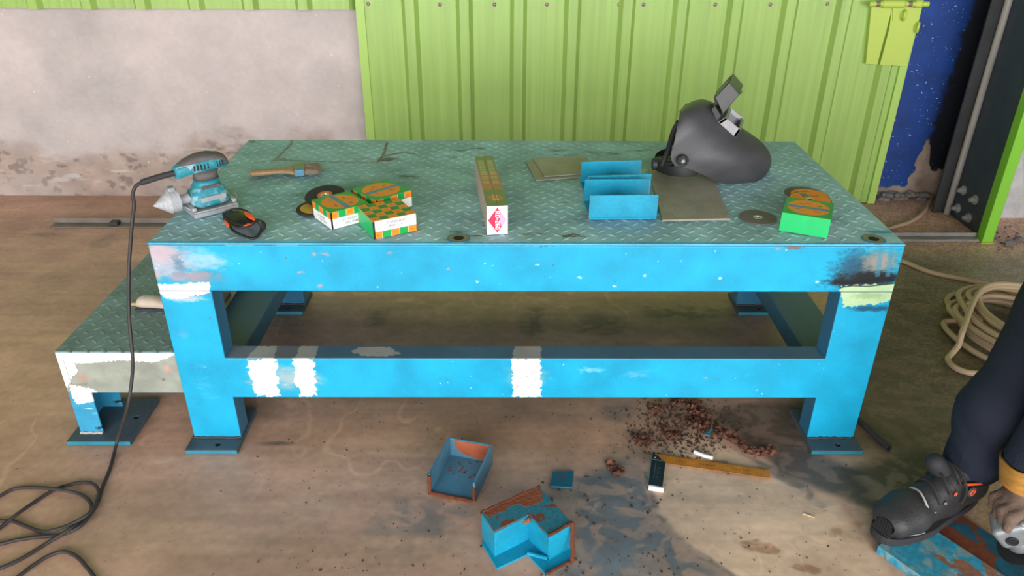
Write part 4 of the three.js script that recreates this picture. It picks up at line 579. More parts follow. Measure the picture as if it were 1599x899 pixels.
{ // welding helmet
  const zc = -0.475, zf = zc + 0.055, o = thing('welding_helmet', 'black welding helmet with flipped up lens lying on the platform', 'helmet', [0, 0, 0]);
  const Fp = [[1063, 171], [1080, 160], [1098, 157], [1118, 165], [1138, 184], [1158, 201], [1176, 213], [1194, 228], [1203, 243], [1204, 258], [1197, 271], [1184, 281]];
  const Rp = [[1062, 172], [1060, 184], [1057, 200], [1053, 222], [1048, 240], [1051, 255], [1074, 263], [1100, 274], [1124, 286], [1146, 291.5], [1164, 290.5], [1180, 283]];
  const W = [0.055, 0.08, 0.1, 0.113, 0.116, 0.117, 0.115, 0.108, 0.098, 0.088, 0.076, 0.062];
  const n = 40, k = 56, cF = new THREE.CatmullRomCurve3(Fp.map(([u, v]) => P(u, v, { z: zc }))), lat = V(-0.36, 0.06, 0.93).normalize(), cW = new THREE.CatmullRomCurve3(W.map((w) => V(w, 0, 0))), cR = new THREE.CatmullRomCurve3(Rp.map(([u, v], i) => { const p = P(u, v, { z: zc + W[i] * lat.z }); p.y = Math.max(p.y, TH + 0.004); return p; }));
  const grid = (inset) => { const pos = []; for (let i = 0; i <= k; i++) { const t = i / k, f = cF.getPoint(t), w = cW.getPoint(t).x, r = cR.getPoint(t).addScaledVector(lat, -w); for (let j = 0; j <= n; j++) { const s = -1 + 2 * j / n, a = Math.abs(s) ** 1.25 * Math.sign(s) * Math.PI / 2, zz = Math.sin(a), m = Math.max(0, Math.cos(a)) ** 0.72, q = 1 - inset * 0.02; pos.push(r.x + (f.x - r.x) * m * q + lat.x * w * zz * q, Math.max(TH + 0.003 + inset * 0.001, r.y + (f.y - r.y) * m * q + lat.y * w * zz * q), r.z + (f.z - r.z) * m * q + lat.z * w * zz * q); } } return pos; };
  const outer = grid(0), inner = grid(1), pos = [...outer, ...inner], idx = [], off = (k + 1) * (n + 1), uv = [];
  for (let l = 0; l < 2; l++) for (let i = 0; i <= k; i++) for (let j = 0; j <= n; j++) uv.push(j / n * 0.4, i / k * 0.5);
  for (let i = 0; i < k; i++) for (let j = 0; j < n; j++) { const a = i * (n + 1) + j, b = a + 1, c = a + n + 1, d = c + 1; idx.push(a, b, d, a, d, c, off + a, off + d, off + b, off + a, off + c, off + d); }
  for (let i = 0; i < k; i++) for (const j of [0, n]) { const a = i * (n + 1) + j, c = a + n + 1; idx.push(a, c, off + c, a, off + c, off + a); }
  for (const i of [0, k]) for (let j = 0; j < n; j++) { const a = i * (n + 1) + j, b = a + 1; idx.push(a, b, off + b, a, off + b, off + a); }
  const g = new THREE.BufferGeometry(); g.setAttribute('position', new THREE.Float32BufferAttribute(pos, 3)); g.setAttribute('uv', new THREE.Float32BufferAttribute(uv, 2)); g.setIndex(idx); g.computeVertexNormals();
  const shell = part(o, 'shell', g, M(C(0.066, 0.066, 0.073), 0.44, 0, { map: rep(mott, 3), bumpMap: rep(fineBump, 14), bumpScale: 0.0006 }), 'scuffed black shell');
  const pv = P(1065.6, 250, { z: zc + 0.117 });
  part(shell, 'pivot_knob', merge([cyl(0.016, 0.016, 0.008, 28).rotateX(Math.PI / 2).translate(pv.x, pv.y, pv.z + 0.003), new THREE.TorusGeometry(0.013, 0.003, 8, 28).translate(pv.x, pv.y, pv.z + 0.007)]), mat.black);
  part(shell, 'pivot_screw', cyl(0.005, 0.0055, 0.004, 16).rotateX(Math.PI / 2).translate(pv.x, pv.y, pv.z + 0.009), mat.steel);
  const yawed = (g) => { const p = g.attributes.position; for (let i = 0; i < p.count; i++) p.setX(i, p.getX(i) + (zf - p.getZ(i)) * 0.36); return g; };
  const slab = (px, zz, half, b = 0.002) => yawed(extr(px.map(([u, v]) => { const p = P(u, v, { z: zz }); return [p.x, p.y]; }), half * 2, b).translate(0, 0, zc - half));
  const fr = part(o, 'lens_frame', merge([extr([[1121.5, 191], [1133, 183], [1157, 203], [1148.5, 215]].map(([u, v]) => { const p = P(u, v, { z: zf }); return [p.x, p.y]; }), 0.006, 0.001).translate(0, 0, zf - 0.006), extr([[1121.5, 191], [1133, 183], [1157, 203], [1148.5, 215]].map(([u, v]) => { const p = P(u, v, { z: zf }); return [p.x + 0.04, p.y]; }), 0.006, 0.001).translate(0, 0, zc - 0.055), slab([[1153.5, 200], [1157, 203], [1148.5, 215], [1145, 212]], zf, 0.055, 0.001), slab([[1133, 183], [1136.5, 186], [1125, 194], [1121.5, 191]], zf, 0.055, 0.001)]), M(C(0.42, 0.42, 0.44), 0.45, 0.5, { map: mott2 }), 'silver grey lens frame');
  part(fr, 'clear_lens', slab([[1128, 189], [1130, 187.5], [1151.5, 206], [1150, 208]], zf, 0.049, 0.0005), new THREE.MeshPhysicalMaterial({ color: C(0.03, 0.03, 0.03), roughness: 0.1, side: THREE.DoubleSide }));
  const fl = part(o, 'flip_lens', slab([[1117, 153], [1139, 129], [1155, 147.5], [1129, 178]], zf, 0.055, 0.002), M(C(0.09, 0.095, 0.095), 0.4, 0, { map: mott2 }), 'flipped up dark lens holder');
  part(fl, 'dark_glass', slab([[1115.5, 152.5], [1137, 128.5], [1138.5, 129.5], [1117, 154]], zf, 0.046, 0.0006), new THREE.MeshPhysicalMaterial({ color: C(0.006, 0.008, 0.008), roughness: 0.06, side: THREE.DoubleSide }));
  part(fl, 'retaining_spring', tube([P(1155.5, 146, { z: zf }), P(1158, 143, { z: zf - 0.02 }), P(1157, 146, { z: zf - 0.05 }), P(1159, 142, { z: zf - 0.09 })], 0.0016, 20, 6), mat.steel);
  const hg = part(o, 'lens_hinge', merge([slab([[1111, 171], [1117, 166], [1126, 181], [1119, 188]], zf, 0.055, 0.001), slab([[1113, 155], [1117, 152], [1120, 166], [1115, 170]], zf, 0.035, 0.001)]), mat.dark);
  // headgear
  const hc = P(1066, 250, { z: zc }), band = (h, r, t0, t1, y, tilt) => { const a = [], m = 36; for (const [dr, dy] of [[0, -h / 2], [0, h / 2], [0.0025, h / 2], [0.0025, -h / 2]]) a.push([dr, dy]); const secs = []; for (let i = 0; i <= m; i++) { const t = t0 + (t1 - t0) * i / m; secs.push(a.map(([dr, dy]) => V(hc.x - Math.cos(t) * (r + dr) * 0.86 + dy * tilt, hc.y + y + dy - Math.cos(t) * 0.004, zc + Math.sin(t) * (r + dr)))); } return loft(secs); };
  const hd = part(o, 'headband', band(0.026, 0.092, -1.9, 1.9, -0.004, 0.15), mat.black, 'black headgear band');
  part(hd, 'crown_strap', tube([V(hc.x - 0.004, hc.y + 0.0, zc + 0.09), V(hc.x - 0.02, hc.y + 0.07, zc + 0.07), V(hc.x - 0.014, hc.y + 0.105, zc), V(hc.x - 0.02, hc.y + 0.07, zc - 0.07), V(hc.x - 0.004, hc.y, zc - 0.09)], 0.006, 40, 6), mat.black);
  part(hd, 'back_strap', tube([P(1060, 190, { z: zc + 0.08 }), P(1052, 205, { z: zc + 0.07 }), P(1043, 235, { z: zc + 0.055 }), P(1033, 258, { z: zc + 0.05 })], 0.008, 20, 6), mat.black);
  const kn = P(1023, 256, { z: zc + 0.012 }); part(hd, 'ratchet_knob', cyl(0.017, 0.019, 0.016, 18).rotateZ(Math.PI / 2).translate(kn.x, Math.max(kn.y, TH + 0.024), kn.z), M(C(0.03, 0.033, 0.045), 0.5));
  part(hd, 'ratchet_case', rbox(kn.x + 0.004, kn.x + 0.05, Math.max(kn.y, TH + 0.024) - 0.018, Math.max(kn.y, TH + 0.024) + 0.016, kn.z - 0.028, kn.z + 0.03, 0.008), mat.black);
}
{ // putty tube and strip on the step
  const a = P(206, 471, { y: 0.295 }), o = thing('putty_tube', 'cream crumpled putty tube lying on the side step', 'tube', [a.x, 0.2815, a.z], -0.06);
  part(o, 'body', loft([[0.012, 0.006, 0.006], [0.02, 0.013, 0.016], [0.035, 0.017, 0.021], [0.07, 0.016, 0.022], [0.11, 0.012, 0.024], [0.135, 0.004, 0.026]].map(([x, h, w]) => ring(x, h, 0, w, h, 2.3, 24, 'x'))), M(C(0.66, 0.55, 0.44), 0.6, 0, { bumpMap: rep(fineBump, 6), bumpScale: 0.003 }));
  part(o, 'spout', cyl(0.0045, 0.006, 0.016, 12).rotateZ(Math.PI / 2).translate(0.006, 0.0062, 0), M(C(0.5, 0.30, 0.14), 0.6));
  const p = P(210, 486, { y: 0.281 }); solo('steel_strip', 'short dark steel strip with pale edge on the side step', 'strip', merge([rbox(p.x, p.x + 0.095, 0.281, 0.287, p.z - 0.022, p.z, 0.001)]), mat.dark);
}

// ------------------------------------------------------------------ things on the floor
const rustEdge = (pts, r = 0.005) => { const c = new THREE.CatmullRomCurve3(pts, false, 'catmullrom', 0), l = c.getLength(), q = []; const n = Math.max(4, Math.round(l / 0.006)); for (let i = 0; i <= n; i++) q.push(c.getPoint(i / n).add(V(rr(-1, 1), rr(-0.4, 1), rr(-1, 1)).multiplyScalar(0.0016))); return tube(q, r, n * 2, 6); };
function flaky(seed0, base, n = 0.5) { // blue paint flaking to rust
  return dataTex(256, 256, (u, v) => { const f = fbm(u * 5 + seed0, v * 5 + seed0, 5), k = 0.85 + 0.3 * fbm(u * 30, v * 30, 3); return (f > n ? [118, 62, 38] : base).map((c) => c * k); });
}
{ // open box shaped offcut: tray of blue channel with end wall and torn rusty edge
  const A = P(670, 770, { y: 0 }), B = P(742, 779, { y: 0 }), yaw = -Math.atan2(B.z - A.z, B.x - A.x), w = A.distanceTo(B) + 0.004, D = 0.15, h = 0.062, t = 0.006;
  const o = thing('channel_end_offcut', 'open blue channel end cut off with rusty torn edges and an end wall', 'offcut', [A.x, 0.0005, A.z], yaw - 0.10);
  const m = M(C(0.10, 0.28, 0.40), 0.55, 0, { map: mott2 }), rustWall = M(0xffffff, 0.85, 0, { map: flaky(3.3, [150, 78, 48], 0.58) });
  part(o, 'web', rbox(0, w, 0, t, -D, 0, 0.001), m); part(o, 'flange', rbox(0, t, t, h, -D, 0, 0.001), m); part(o, 'flange', rbox(w - t, w, t, h, -D, 0, 0.001), m);
  part(o, 'end_wall', rbox(t, w - t, t, h, -D, -D + t, 0.001), m); part(o, 'rust_patch', extr([[t + 0.012, h - 0.001], [w - t, h - 0.001], [w - t, 0.012], [w * 0.75, 0.009], [w * 0.5, 0.014], [w * 0.32, 0.022], [t + 0.02, 0.034]], 0.0015).translate(0, 0, -D + t), rustWall, 'bare rusty patch on the end wall');
  part(o, 'torn_edge', merge([rustEdge([V(t / 2, h, 0), V(t / 2, t, 0.001)]), rustEdge([V(0.002, 0.005, 0.002), V(w * 0.6, 0.005, 0.004), V(w - 0.008, 0.006, 0.002)]), rustEdge([V(w - t / 2, t, 0.001), V(w - t / 2, h * 0.75, 0.001)])]), mat.rust, 'torn rusty edge');
  const fl = []; for (let i = 0; i < 26; i++) fl.push(new THREE.IcosahedronGeometry(rr(0.001, 0.0032), 0).scale(1.5, 0.5, 1).translate(rr(0.02, w - 0.015), t + 0.001, rr(-D + 0.012, -0.06))); const fm = part(o, 'rust_flakes', uvBox(merge(fl)), mat.rust); fm.userData.kind = 'stuff';
}
{ // notched corner offcut of a blue channel
  const p = (u, v, y) => P(u, v, { y }), o = thing('channel_corner_offcut', 'cut out corner of blue channels with rusty torch cut edges', 'offcut', [0, 0, 0]);
  const y1 = 0.085, blueIn = M(BLUE, 0.5, 0, { map: mott2 }), upperTex = flaky(7.1, [38, 112, 128], 0.55), upper = M(0xffffff, 0.7, 0, { map: upperTex });
  const A = p(752, 800, y1), B = p(842, 760, y1), Cc = p(893, 816, y1), D = p(857, 836, y1), E = p(826, 803, y1), F = p(772, 829, y1);
  // upper plate with notch (the flange seen from above)
  const pl = extr([A, B, Cc, D, E, F].map((q) => [q.x, -q.z]), 0.006, 0.0006).rotateX(-Math.PI / 2).translate(0, y1 - 0.006, 0);
  part(o, 'upper_flange', uvBox(pl, 6), upper, 'dull blue upper plate flaking to rust');
  const wall = (a, b, t = 0.006, lo = 0.0065, hi = y1 - 0.006, m = blueIn, name = 'web') => { const d = V(b.x - a.x, 0, b.z - a.z), l = d.length(), yaw = -Math.atan2(d.z, d.x); return part(o, name, uvBox(new THREE.BoxGeometry(l, hi - lo, t).translate(l / 2, (hi + lo) / 2, -t / 2).rotateY(yaw).translate(a.x, 0, a.z)), m); };
  // lower plate on the floor: same outline pushed toward the camera where the photograph shows it
  const G = p(776, 888, 0.004), H = p(824, 866, 0.004), I = p(853, 898, 0.004), J = p(893, 878, 0.004), K = p(752, 848, 0.004);
  const back1 = V(A.x + 0.012, 0, A.z - 0.0), back2 = V(B.x, 0, B.z + 0.01);
  part(o, 'lower_flange', uvBox(extr([K, G, H, I, J, V(Cc.x, 0, Cc.z - 0.008), back2, back1].map((q) => [q.x, -q.z]), 0.006, 0.0006).rotateX(-Math.PI / 2).translate(0, 0.0005, 0)), blueIn);
  wall(F, E); wall(E, D); wall(V(A.x, 0, A.z), V(F.x, 0, F.z)); wall(V(D.x, 0, D.z), V(Cc.x, 0, Cc.z));
  part(o, 'weld_seam', tube([V(H.x, 0.009, H.z), V((H.x + D.x) / 2, 0.012, (H.z + D.z) / 2), V(D.x, 0.02, D.z + 0.004)], 0.005, 20, 6), mat.blue);
  part(o, 'cut_edge', merge([rustEdge([A.clone().setY(y1), B.clone().setY(y1)], 0.0036), rustEdge([D.clone(), Cc.clone()], 0.004), rustEdge([Cc.clone(), V(Cc.x + 0.002, 0.03, Cc.z + 0.03), J.clone().setY(0.008)], 0.005), rustEdge([J.clone().setY(0.008), I.clone().setY(0.008)], 0.0045)]), mat.rust, 'rusty torch cut edge');
  const lumpy = (r, sx, sy, sz) => { const g = new THREE.IcosahedronGeometry(r, 2), p = g.attributes.position; for (let i = 0; i < p.count; i++) { const k = 0.75 + 0.6 * vn(p.getX(i) * 420 + 30, p.getY(i) * 420 + p.getZ(i) * 300 + 30); p.setXYZ(i, p.getX(i) * k * sx, p.getY(i) * k * sy, p.getZ(i) * k * sz); } g.computeVertexNormals(); return g; };
  part(o, 'slag_lump', lumpy(0.0085, 1.3, 0.7, 0.9).rotateZ(0.5).translate(E.x - 0.004, y1 - 0.012, E.z + 0.008), M(C(0.26, 0.15, 0.095), 0.9, 0, { map: mott2 }), 'brown slag lump');
  { const L2 = (p, q, t, d) => { const m = p.clone().lerp(q, t), n = V(-(q.z - p.z), 0, q.x - p.x).normalize(); return [m.x + n.x * d, -(m.z + n.z * d)]; }, pts = [L2(A, B, 0.02, 0.002), L2(A, B, 0.98, 0.002)]; for (let i = 0; i <= 22; i++) { const t = 0.97 - 0.93 * i / 22; pts.push(L2(A, B, t, 0.022 + 0.026 * (fbm(t * 7 + 3, 2, 3) - 0.4) + (t > 0.55 && t < 0.9 ? 0.014 : 0))); } part(o, 'rust_patch', uvBox(extr(pts, 0.0008).rotateX(-Math.PI / 2).translate(0, y1 + 0.0001, 0)), mat.rust, 'bare rusty strip along the cut'); }
}
{ const w = [[863, 737], [896, 736], [893, 762], [860, 760]].map(([u, v]) => { const p = P(u, v, { y: 0.004 }); return [p.x, -p.z]; });
  const o = thing('steel_chip', 'small square dark teal steel chip beside the corner offcut', 'offcut');
  part(o, 'plate', uvBox(extr(w, 0.006, 0.0006).rotateX(-Math.PI / 2).translate(0, 0.0005, 0), 8), M(0xffffff, 0.6, 0, { map: flaky(2.2, [22, 96, 116], 0.66) }));
  part(o, 'bright_edge', tube(w.slice(2).reverse().map(([x, y]) => V(x, 0.006, -y)), 0.0016, 6, 6), mat.blue, 'bright blue lower edge'); }
{ // try square
  const a = P(1019, 709, { y: 0.004 }), b = P(1201, 735, { y: 0.004 }), yaw = -Math.atan2(b.z - a.z, b.x - a.x), L = a.distanceTo(b) ;
  const tex = canvasTex(1024, 128, (g) => { g.fillStyle = '#c87f24'; g.fillRect(0, 0, 1024, 128); g.fillStyle = '#3a2a14'; for (let i = 0; i < 300; i++) { const l = i % 10 === 0 ? 26 : i % 5 === 0 ? 18 : 10; g.fillRect(120 + i * 2.95, 0, 1, l); g.fillRect(120 + i * 2.95, 128 - l, 1, l); } g.font = '16px sans-serif'; for (let i = 1; i < 30; i++) { g.fillText(String(i), 112 + i * 29.5, 42); g.fillText(String(30 - i), 112 + i * 29.5, 98); } g.fillStyle = '#6e1f10'; glyphs(g, 420, 52, [3], 20, 24); g.fillStyle = '#2a120a'; glyphs(g, 480, 52, [4], 20, 24); g.globalAlpha = 0.6; glyphs(g, 690, 58, [8, 7], 12, 14); glyphs(g, 150, 58, [4, 8], 12, 14); g.globalAlpha = 1; g.fillStyle = '#9a7a52'; for (let i = 0; i < 60; i++) { g.globalAlpha = 0.3; g.fillRect(rr(900, 1024), rr(40, 128), rr(4, 30), rr(2, 10)); } g.globalAlpha = 1; grain(g, 1024, 128, 0.12, 0.3, 0.25); });
  const o = thing('try_square', 'try square with orange rule blade and black handle on the floor', 'square', [a.x, 0.0004, a.z], yaw);
  const bl = bx(0.004, L, 0.006, 0.0075, 0, 0.032); { const uv = bl.attributes.uv, p = bl.attributes.position; for (let i = 0; i < uv.count; i++) uv.setXY(i, p.getX(i) / L, 1 - p.getZ(i) / 0.032); }
  part(o, 'blade', bl, M(0xffffff, 0.45, 0.1, { map: tex }), 'orange rule blade');
  const hM = canvasTex(128, 512, (g) => { g.fillStyle = '#15191b'; g.fillRect(0, 0, 128, 512); g.fillStyle = '#6f777a'; for (let i = 0; i < 14; i++) { g.fillRect(56 + (i % 3) * 6, 150 + i * 20, rr(6, 26), 3); } g.fillRect(40, 150, 3, 260); g.fillStyle = '#c8c8c4'; for (const [x, y] of [[34, 38], [30, 92], [92, 96]]) { g.beginPath(); g.arc(x, y, 9, 0, 7); g.fill(); } g.fillRect(8, 122, 112, 4); });
  const hl = extr([[0, 0], [0.036, -0.036], [0.036, -0.132], [0, -0.132]], 0.014, 0.001).rotateX(-Math.PI / 2); { const uv = hl.attributes.uv, p = hl.attributes.position; for (let i = 0; i < uv.count; i++) uv.setXY(i, p.getX(i) / 0.036, 1 - p.getZ(i) / 0.132); }
  hl.rotateY(-0.04);
  const hd = part(o, 'handle', hl, M(0xffffff, 0.5, 0, { map: hM }), 'black stock with rivets');
  part(hd, 'end_cap', rbox(0.002, 0.04, 0, 0.014, 0.131, 0.137, 0.001).rotateY(-0.04), mat.white); part(hd, 'edge_strip', rbox(-0.002, 0.0005, 0.001, 0.0145, 0.002, 0.132, 0.0006).rotateY(-0.04), mat.steel);
}
{ const a = P(1084, 706, { y: 0.004 }), b = P(1113, 716, { y: 0.004 }); solo('chalk_stick', 'white curved chalk stick on the floor above the try square', 'chalk', tube([V(a.x, 0.006, a.z), V((a.x + b.x) / 2, 0.007, (a.z + b.z) / 2 + 0.004), V(b.x, 0.006, b.z)], 0.0058, 14, 8), mat.white);
  const c = P(1100, 676, { y: 0.02 }), d = P(1110, 664, { y: 0.02 }); solo('paint_chip', 'small sky blue paint chip on the rust heap', 'chip', extr([[0, 0], [0.012, -0.002], [0.03, 0.026], [0.026, 0.03], [0.014, 0.012]], 0.002, 0.0003).rotateX(-Math.PI / 2).translate(c.x, 0.012, c.z), mat.blue);
  const e = P(1254, 802, { y: 0.001 }), f = P(1272, 808, { y: 0.001 }); solo('wood_sliver', 'thin pale wood sliver on the bare floor', 'sliver', tube([V(e.x, 0.002, e.z), V(f.x, 0.002, f.z)], 0.0018, 6, 5), M(C(0.55, 0.42, 0.22), 0.7));
  const g0 = P(1340, 655, { y: 0.008 }), g1 = P(1389, 700, { y: 0.008 }); solo('steel_rod', 'dark steel rod on the floor behind the platform leg', 'rod', tube([V(g0.x, 0.0085, g0.z), V((g0.x + g1.x) / 2, 0.0085, (g0.z + g1.z) / 2), V(g1.x, 0.0085, g1.z)], 0.008, 8, 10), mat.dark);
  const o = thing('steel_bar', 'long grey steel angle bar on the floor by the plaster wall', 'bar', [0, 0, 0]); const p0 = P(80, 350, { y: 0.01 });
  part(o, 'angle', merge([rbox(p0.x, -1.3, 0.0005, 0.006, p0.z - 0.03, p0.z + 0.02, 0.002), rbox(p0.x, -1.3, 0.006, 0.03, p0.z - 0.03, p0.z - 0.024, 0.002)]), M(C(0.26, 0.22, 0.18), 0.6, 0.1, { map: mott2 })); const q = P(184, 341, { y: 0.02 }); part(o, 'lug', rbox(q.x - 0.016, q.x + 0.02, 0.006, 0.024, p0.z - 0.02, p0.z + 0.012, 0.004), mat.dark);
}
{ // scattered rust: a heap swept into ridges, and crumbs over the floor
  const N = 2600, geo = new THREE.IcosahedronGeometry(1, 0); { const p = geo.attributes.position; for (let i = 0; i < p.count; i++) { const k = 1 + 0.45 * (vn(p.getX(i) * 3 + 9, p.getY(i) * 3 + p.getZ(i) * 5 + 9) - 0.5); p.setXYZ(i, p.getX(i) * k, p.getY(i) * k, p.getZ(i) * k); } geo.computeVertexNormals(); }
  const heap = new THREE.InstancedMesh(geo, M(0xffffff, 0.95), N); heap.name = 'rust_debris'; heap.userData = { label: 'heap and ridges of flaked brown rust crumbs under the platform', category: 'debris', kind: 'stuff' }; shade(heap);
  const rid = [[[1045, 630], [1090, 634], 1], [[1085, 645], [1105, 652], 1], [[1070, 655], [1110, 676], 1.2], [[1110, 670], [1140, 684], 1.2], [[1140, 684], [1165, 700], 0.9], [[1168, 706], [1192, 708], 0.7], [[1195, 700], [1208, 708], 0.6], [[1020, 640], [1032, 640], 0.6], [[1035, 675], [1056, 685], 0.9], [[993, 686], [1011, 694], 0.8], [[955, 730], [966, 742], 0.6], [[950, 725], [968, 735], 0.5]];
  const q = new THREE.Quaternion(), e = new THREE.Euler(), m4 = new THREE.Matrix4(), col = new THREE.Color();
  for (let i = 0; i < N; i++) {
    let u, v, s, r = rnd(), lift = 0;
    if (r < 0.42) { const [a, b, k] = rid[Math.floor(rnd() * rid.length)], t = rnd(); u = a[0] + (b[0] - a[0]) * t + (rnd() + rnd() - 1) * 12 * k; v = a[1] + (b[1] - a[1]) * t + (rnd() + rnd() - 1) * 7.5 * k; s = rr(0.0012, 0.0078) * rr(0.5, 1); lift = rr(0, 0.009) * k; }
    else if (r < 0.85) { u = 1065 + (rnd() + rnd() + rnd() - 1.5) * 78; v = 668 + (rnd() + rnd() + rnd() - 1.5) * 46; s = rr(0.001, 0.0032); }
    else if (r < 0.97) { u = rr(400, 1330); v = rr(628, 899); s = rr(0.0007, 0.0022); } else { u = rr(840, 1060); v = rr(740, 899); s = rr(0.001, 0.004); }
    const p = P(u, v, { y: 0 }); e.set(rr(0, 6), rr(0, 6), rr(0, 6)); q.setFromEuler(e); m4.compose(V(p.x, s * 0.6 + lift, p.z), q, V(s * rr(0.8, 2.4), s * rr(0.35, 1), s * rr(0.7, 1.4))); heap.setMatrixAt(i, m4);
    const d = rr(0.4, 1.2), dk = r > 0.42 && rnd() < 0.65; dk ? col.setRGB(0.05 * d, 0.035 * d, 0.028 * d) : col.setRGB(0.14 * d, 0.056 * d, 0.032 * d); heap.setColorAt(i, col);
  }
  scene.add(heap);
  const dm = new THREE.InstancedMesh(geo, mat.concrete, 60); dm.name = 'rubble_crumbs'; dm.userData = { label: 'pale rubble crumbs on the floor by the green post', category: 'rubble', kind: 'stuff' }; shade(dm);
  for (let i = 0; i < 60; i++) { const big = i < 5, p = big ? P(1574 + i * 4, 384 - i * 2, { y: 0 }) : P(rr(1552, 1640), rr(352, 392), { y: 0 }), s = big ? rr(0.012, 0.02) : rr(0.002, 0.006); m4.compose(V(p.x, s * 0.55, p.z), q.setFromEuler(e.set(rr(0, 6), rr(0, 6), 0)), V(s, s * 0.7, s)); dm.setMatrixAt(i, m4); } scene.add(dm);
}
{ // cream hose: coil and two runs
  const r = 0.0095, pts = [], f = (u, v, y = r) => P(u, v, { y });
  pts.push(f(1456, 302), f(1450, 318), f(1440, 333), f(1420, 347), f(1395, 355), f(1375, 362), f(1350, 372), f(1345, 385), f(1365, 396), f(1410, 408), f(1450, 424), f(1500, 435), f(1550, 446), f(1600, 464), f(1660, 490), f(1690, 510), f(1640, 494), f(1599, 481), f(1560, 470), f(1520, 459), f(1490, 459), f(1479, 469), f(1488, 481), f(1510, 489), f(1530, 500, 0.02));
  const c = P(1572, 528, { y: 0 });
  for (let l = 0; l < 9; l++) { const R = 0.235 - 0.013 * (l % 5) + rr(-0.012, 0.012), ox = rr(-0.02, 0.02) + (l > 5 ? 0.03 : 0), oz = rr(-0.018, 0.018), y = r + 0.006 + l * 0.0105; for (let k = 0; k < 12; k++) { const t = Math.PI + 0.4 - k / 12 * 2 * Math.PI; pts.push(V(c.x + 0.02 + ox + Math.cos(t) * R * 0.82, y + 0.0009 * k, c.z + oz + Math.sin(t) * R)); } }
  pts.push(f(1502, 520, 0.085), f(1497, 538, 0.05), f(1488, 550, 0.02), f(1480, 560), f(1490, 573), f(1510, 581), f(1540, 582), f(1590, 570), f(1640, 556));
  solo('hose_coil', 'cream coloured air hose coiled on the floor and trailing to the blue wall', 'hose', tube(pts, r, 1500, 9), M(C(0.66, 0.49, 0.31), 0.5, 0, { map: mott2 }));
}

// ------------------------------------------------------------------ blue beam being worked on, grinder, worker
const beamDir = V(0.55, 0, 0.83).normalize(), beamSide = V(0.83, 0, -0.55);
{ const o = thing('blue_beam', 'blue painted steel beam flaking to rust under the boot', 'beam'); const s = P(1384, 861, { y: 0.022 }), m = M(0xffffff, 0.6, 0, { map: dataTex(512, 512, (u, v) => { const f = fbm(u * 6 + 11.4, v * 6 + 3, 5), d = fbm(u * 14 + 3, v * 14 + 40, 4), k = 0.85 + 0.3 * fbm(u * 40, v * 40, 3), w = sm(0.42, 0.6, d); return (f > 0.62 ? [134, 96, 76] : [44 + 70 * w, 142 + 8 * w, 172 - 16 * w]).map((c) => c * k); }) });
  const quad = (a0, a1, w0, w1, y0, y1) => { const g = uvBox(new THREE.BoxGeometry(a1 - a0, y1 - y0, w1 - w0).translate((a0 + a1) / 2, (y0 + y1) / 2, 0), 3); g.applyMatrix4(new THREE.Matrix4().makeBasis(beamDir, V(0, 1, 0), beamSide.clone().negate())); const mid = beamSide.clone().multiplyScalar((w0 + w1) / 2); return g.translate(s.x + mid.x, 0, s.z + mid.z); };
  part(o, 'web', quad(-0.02, 1.5, 0, 0.155, 0.016, 0.022), m, 'upper face with flaking blue paint'); part(o, 'flange', quad(-0.02, 1.5, 0, 0.006, 0.0005, 0.016), m); part(o, 'flange', quad(-0.02, 1.5, 0.149, 0.155, 0.0005, 0.016), m);
  part(o, 'base_plate', quad(-0.04, 1.4, 0.156, 0.27, 0.0005, 0.008), M(0xffffff, 0.7, 0, { map: flaky(5.2, [26, 92, 116], 0.5) }), 'dark blue rusty lower plate'); }
const person = thing('person', 'crouching worker in dark navy trousers and black work boots using a grinder', 'person', [0, 0, 0]);
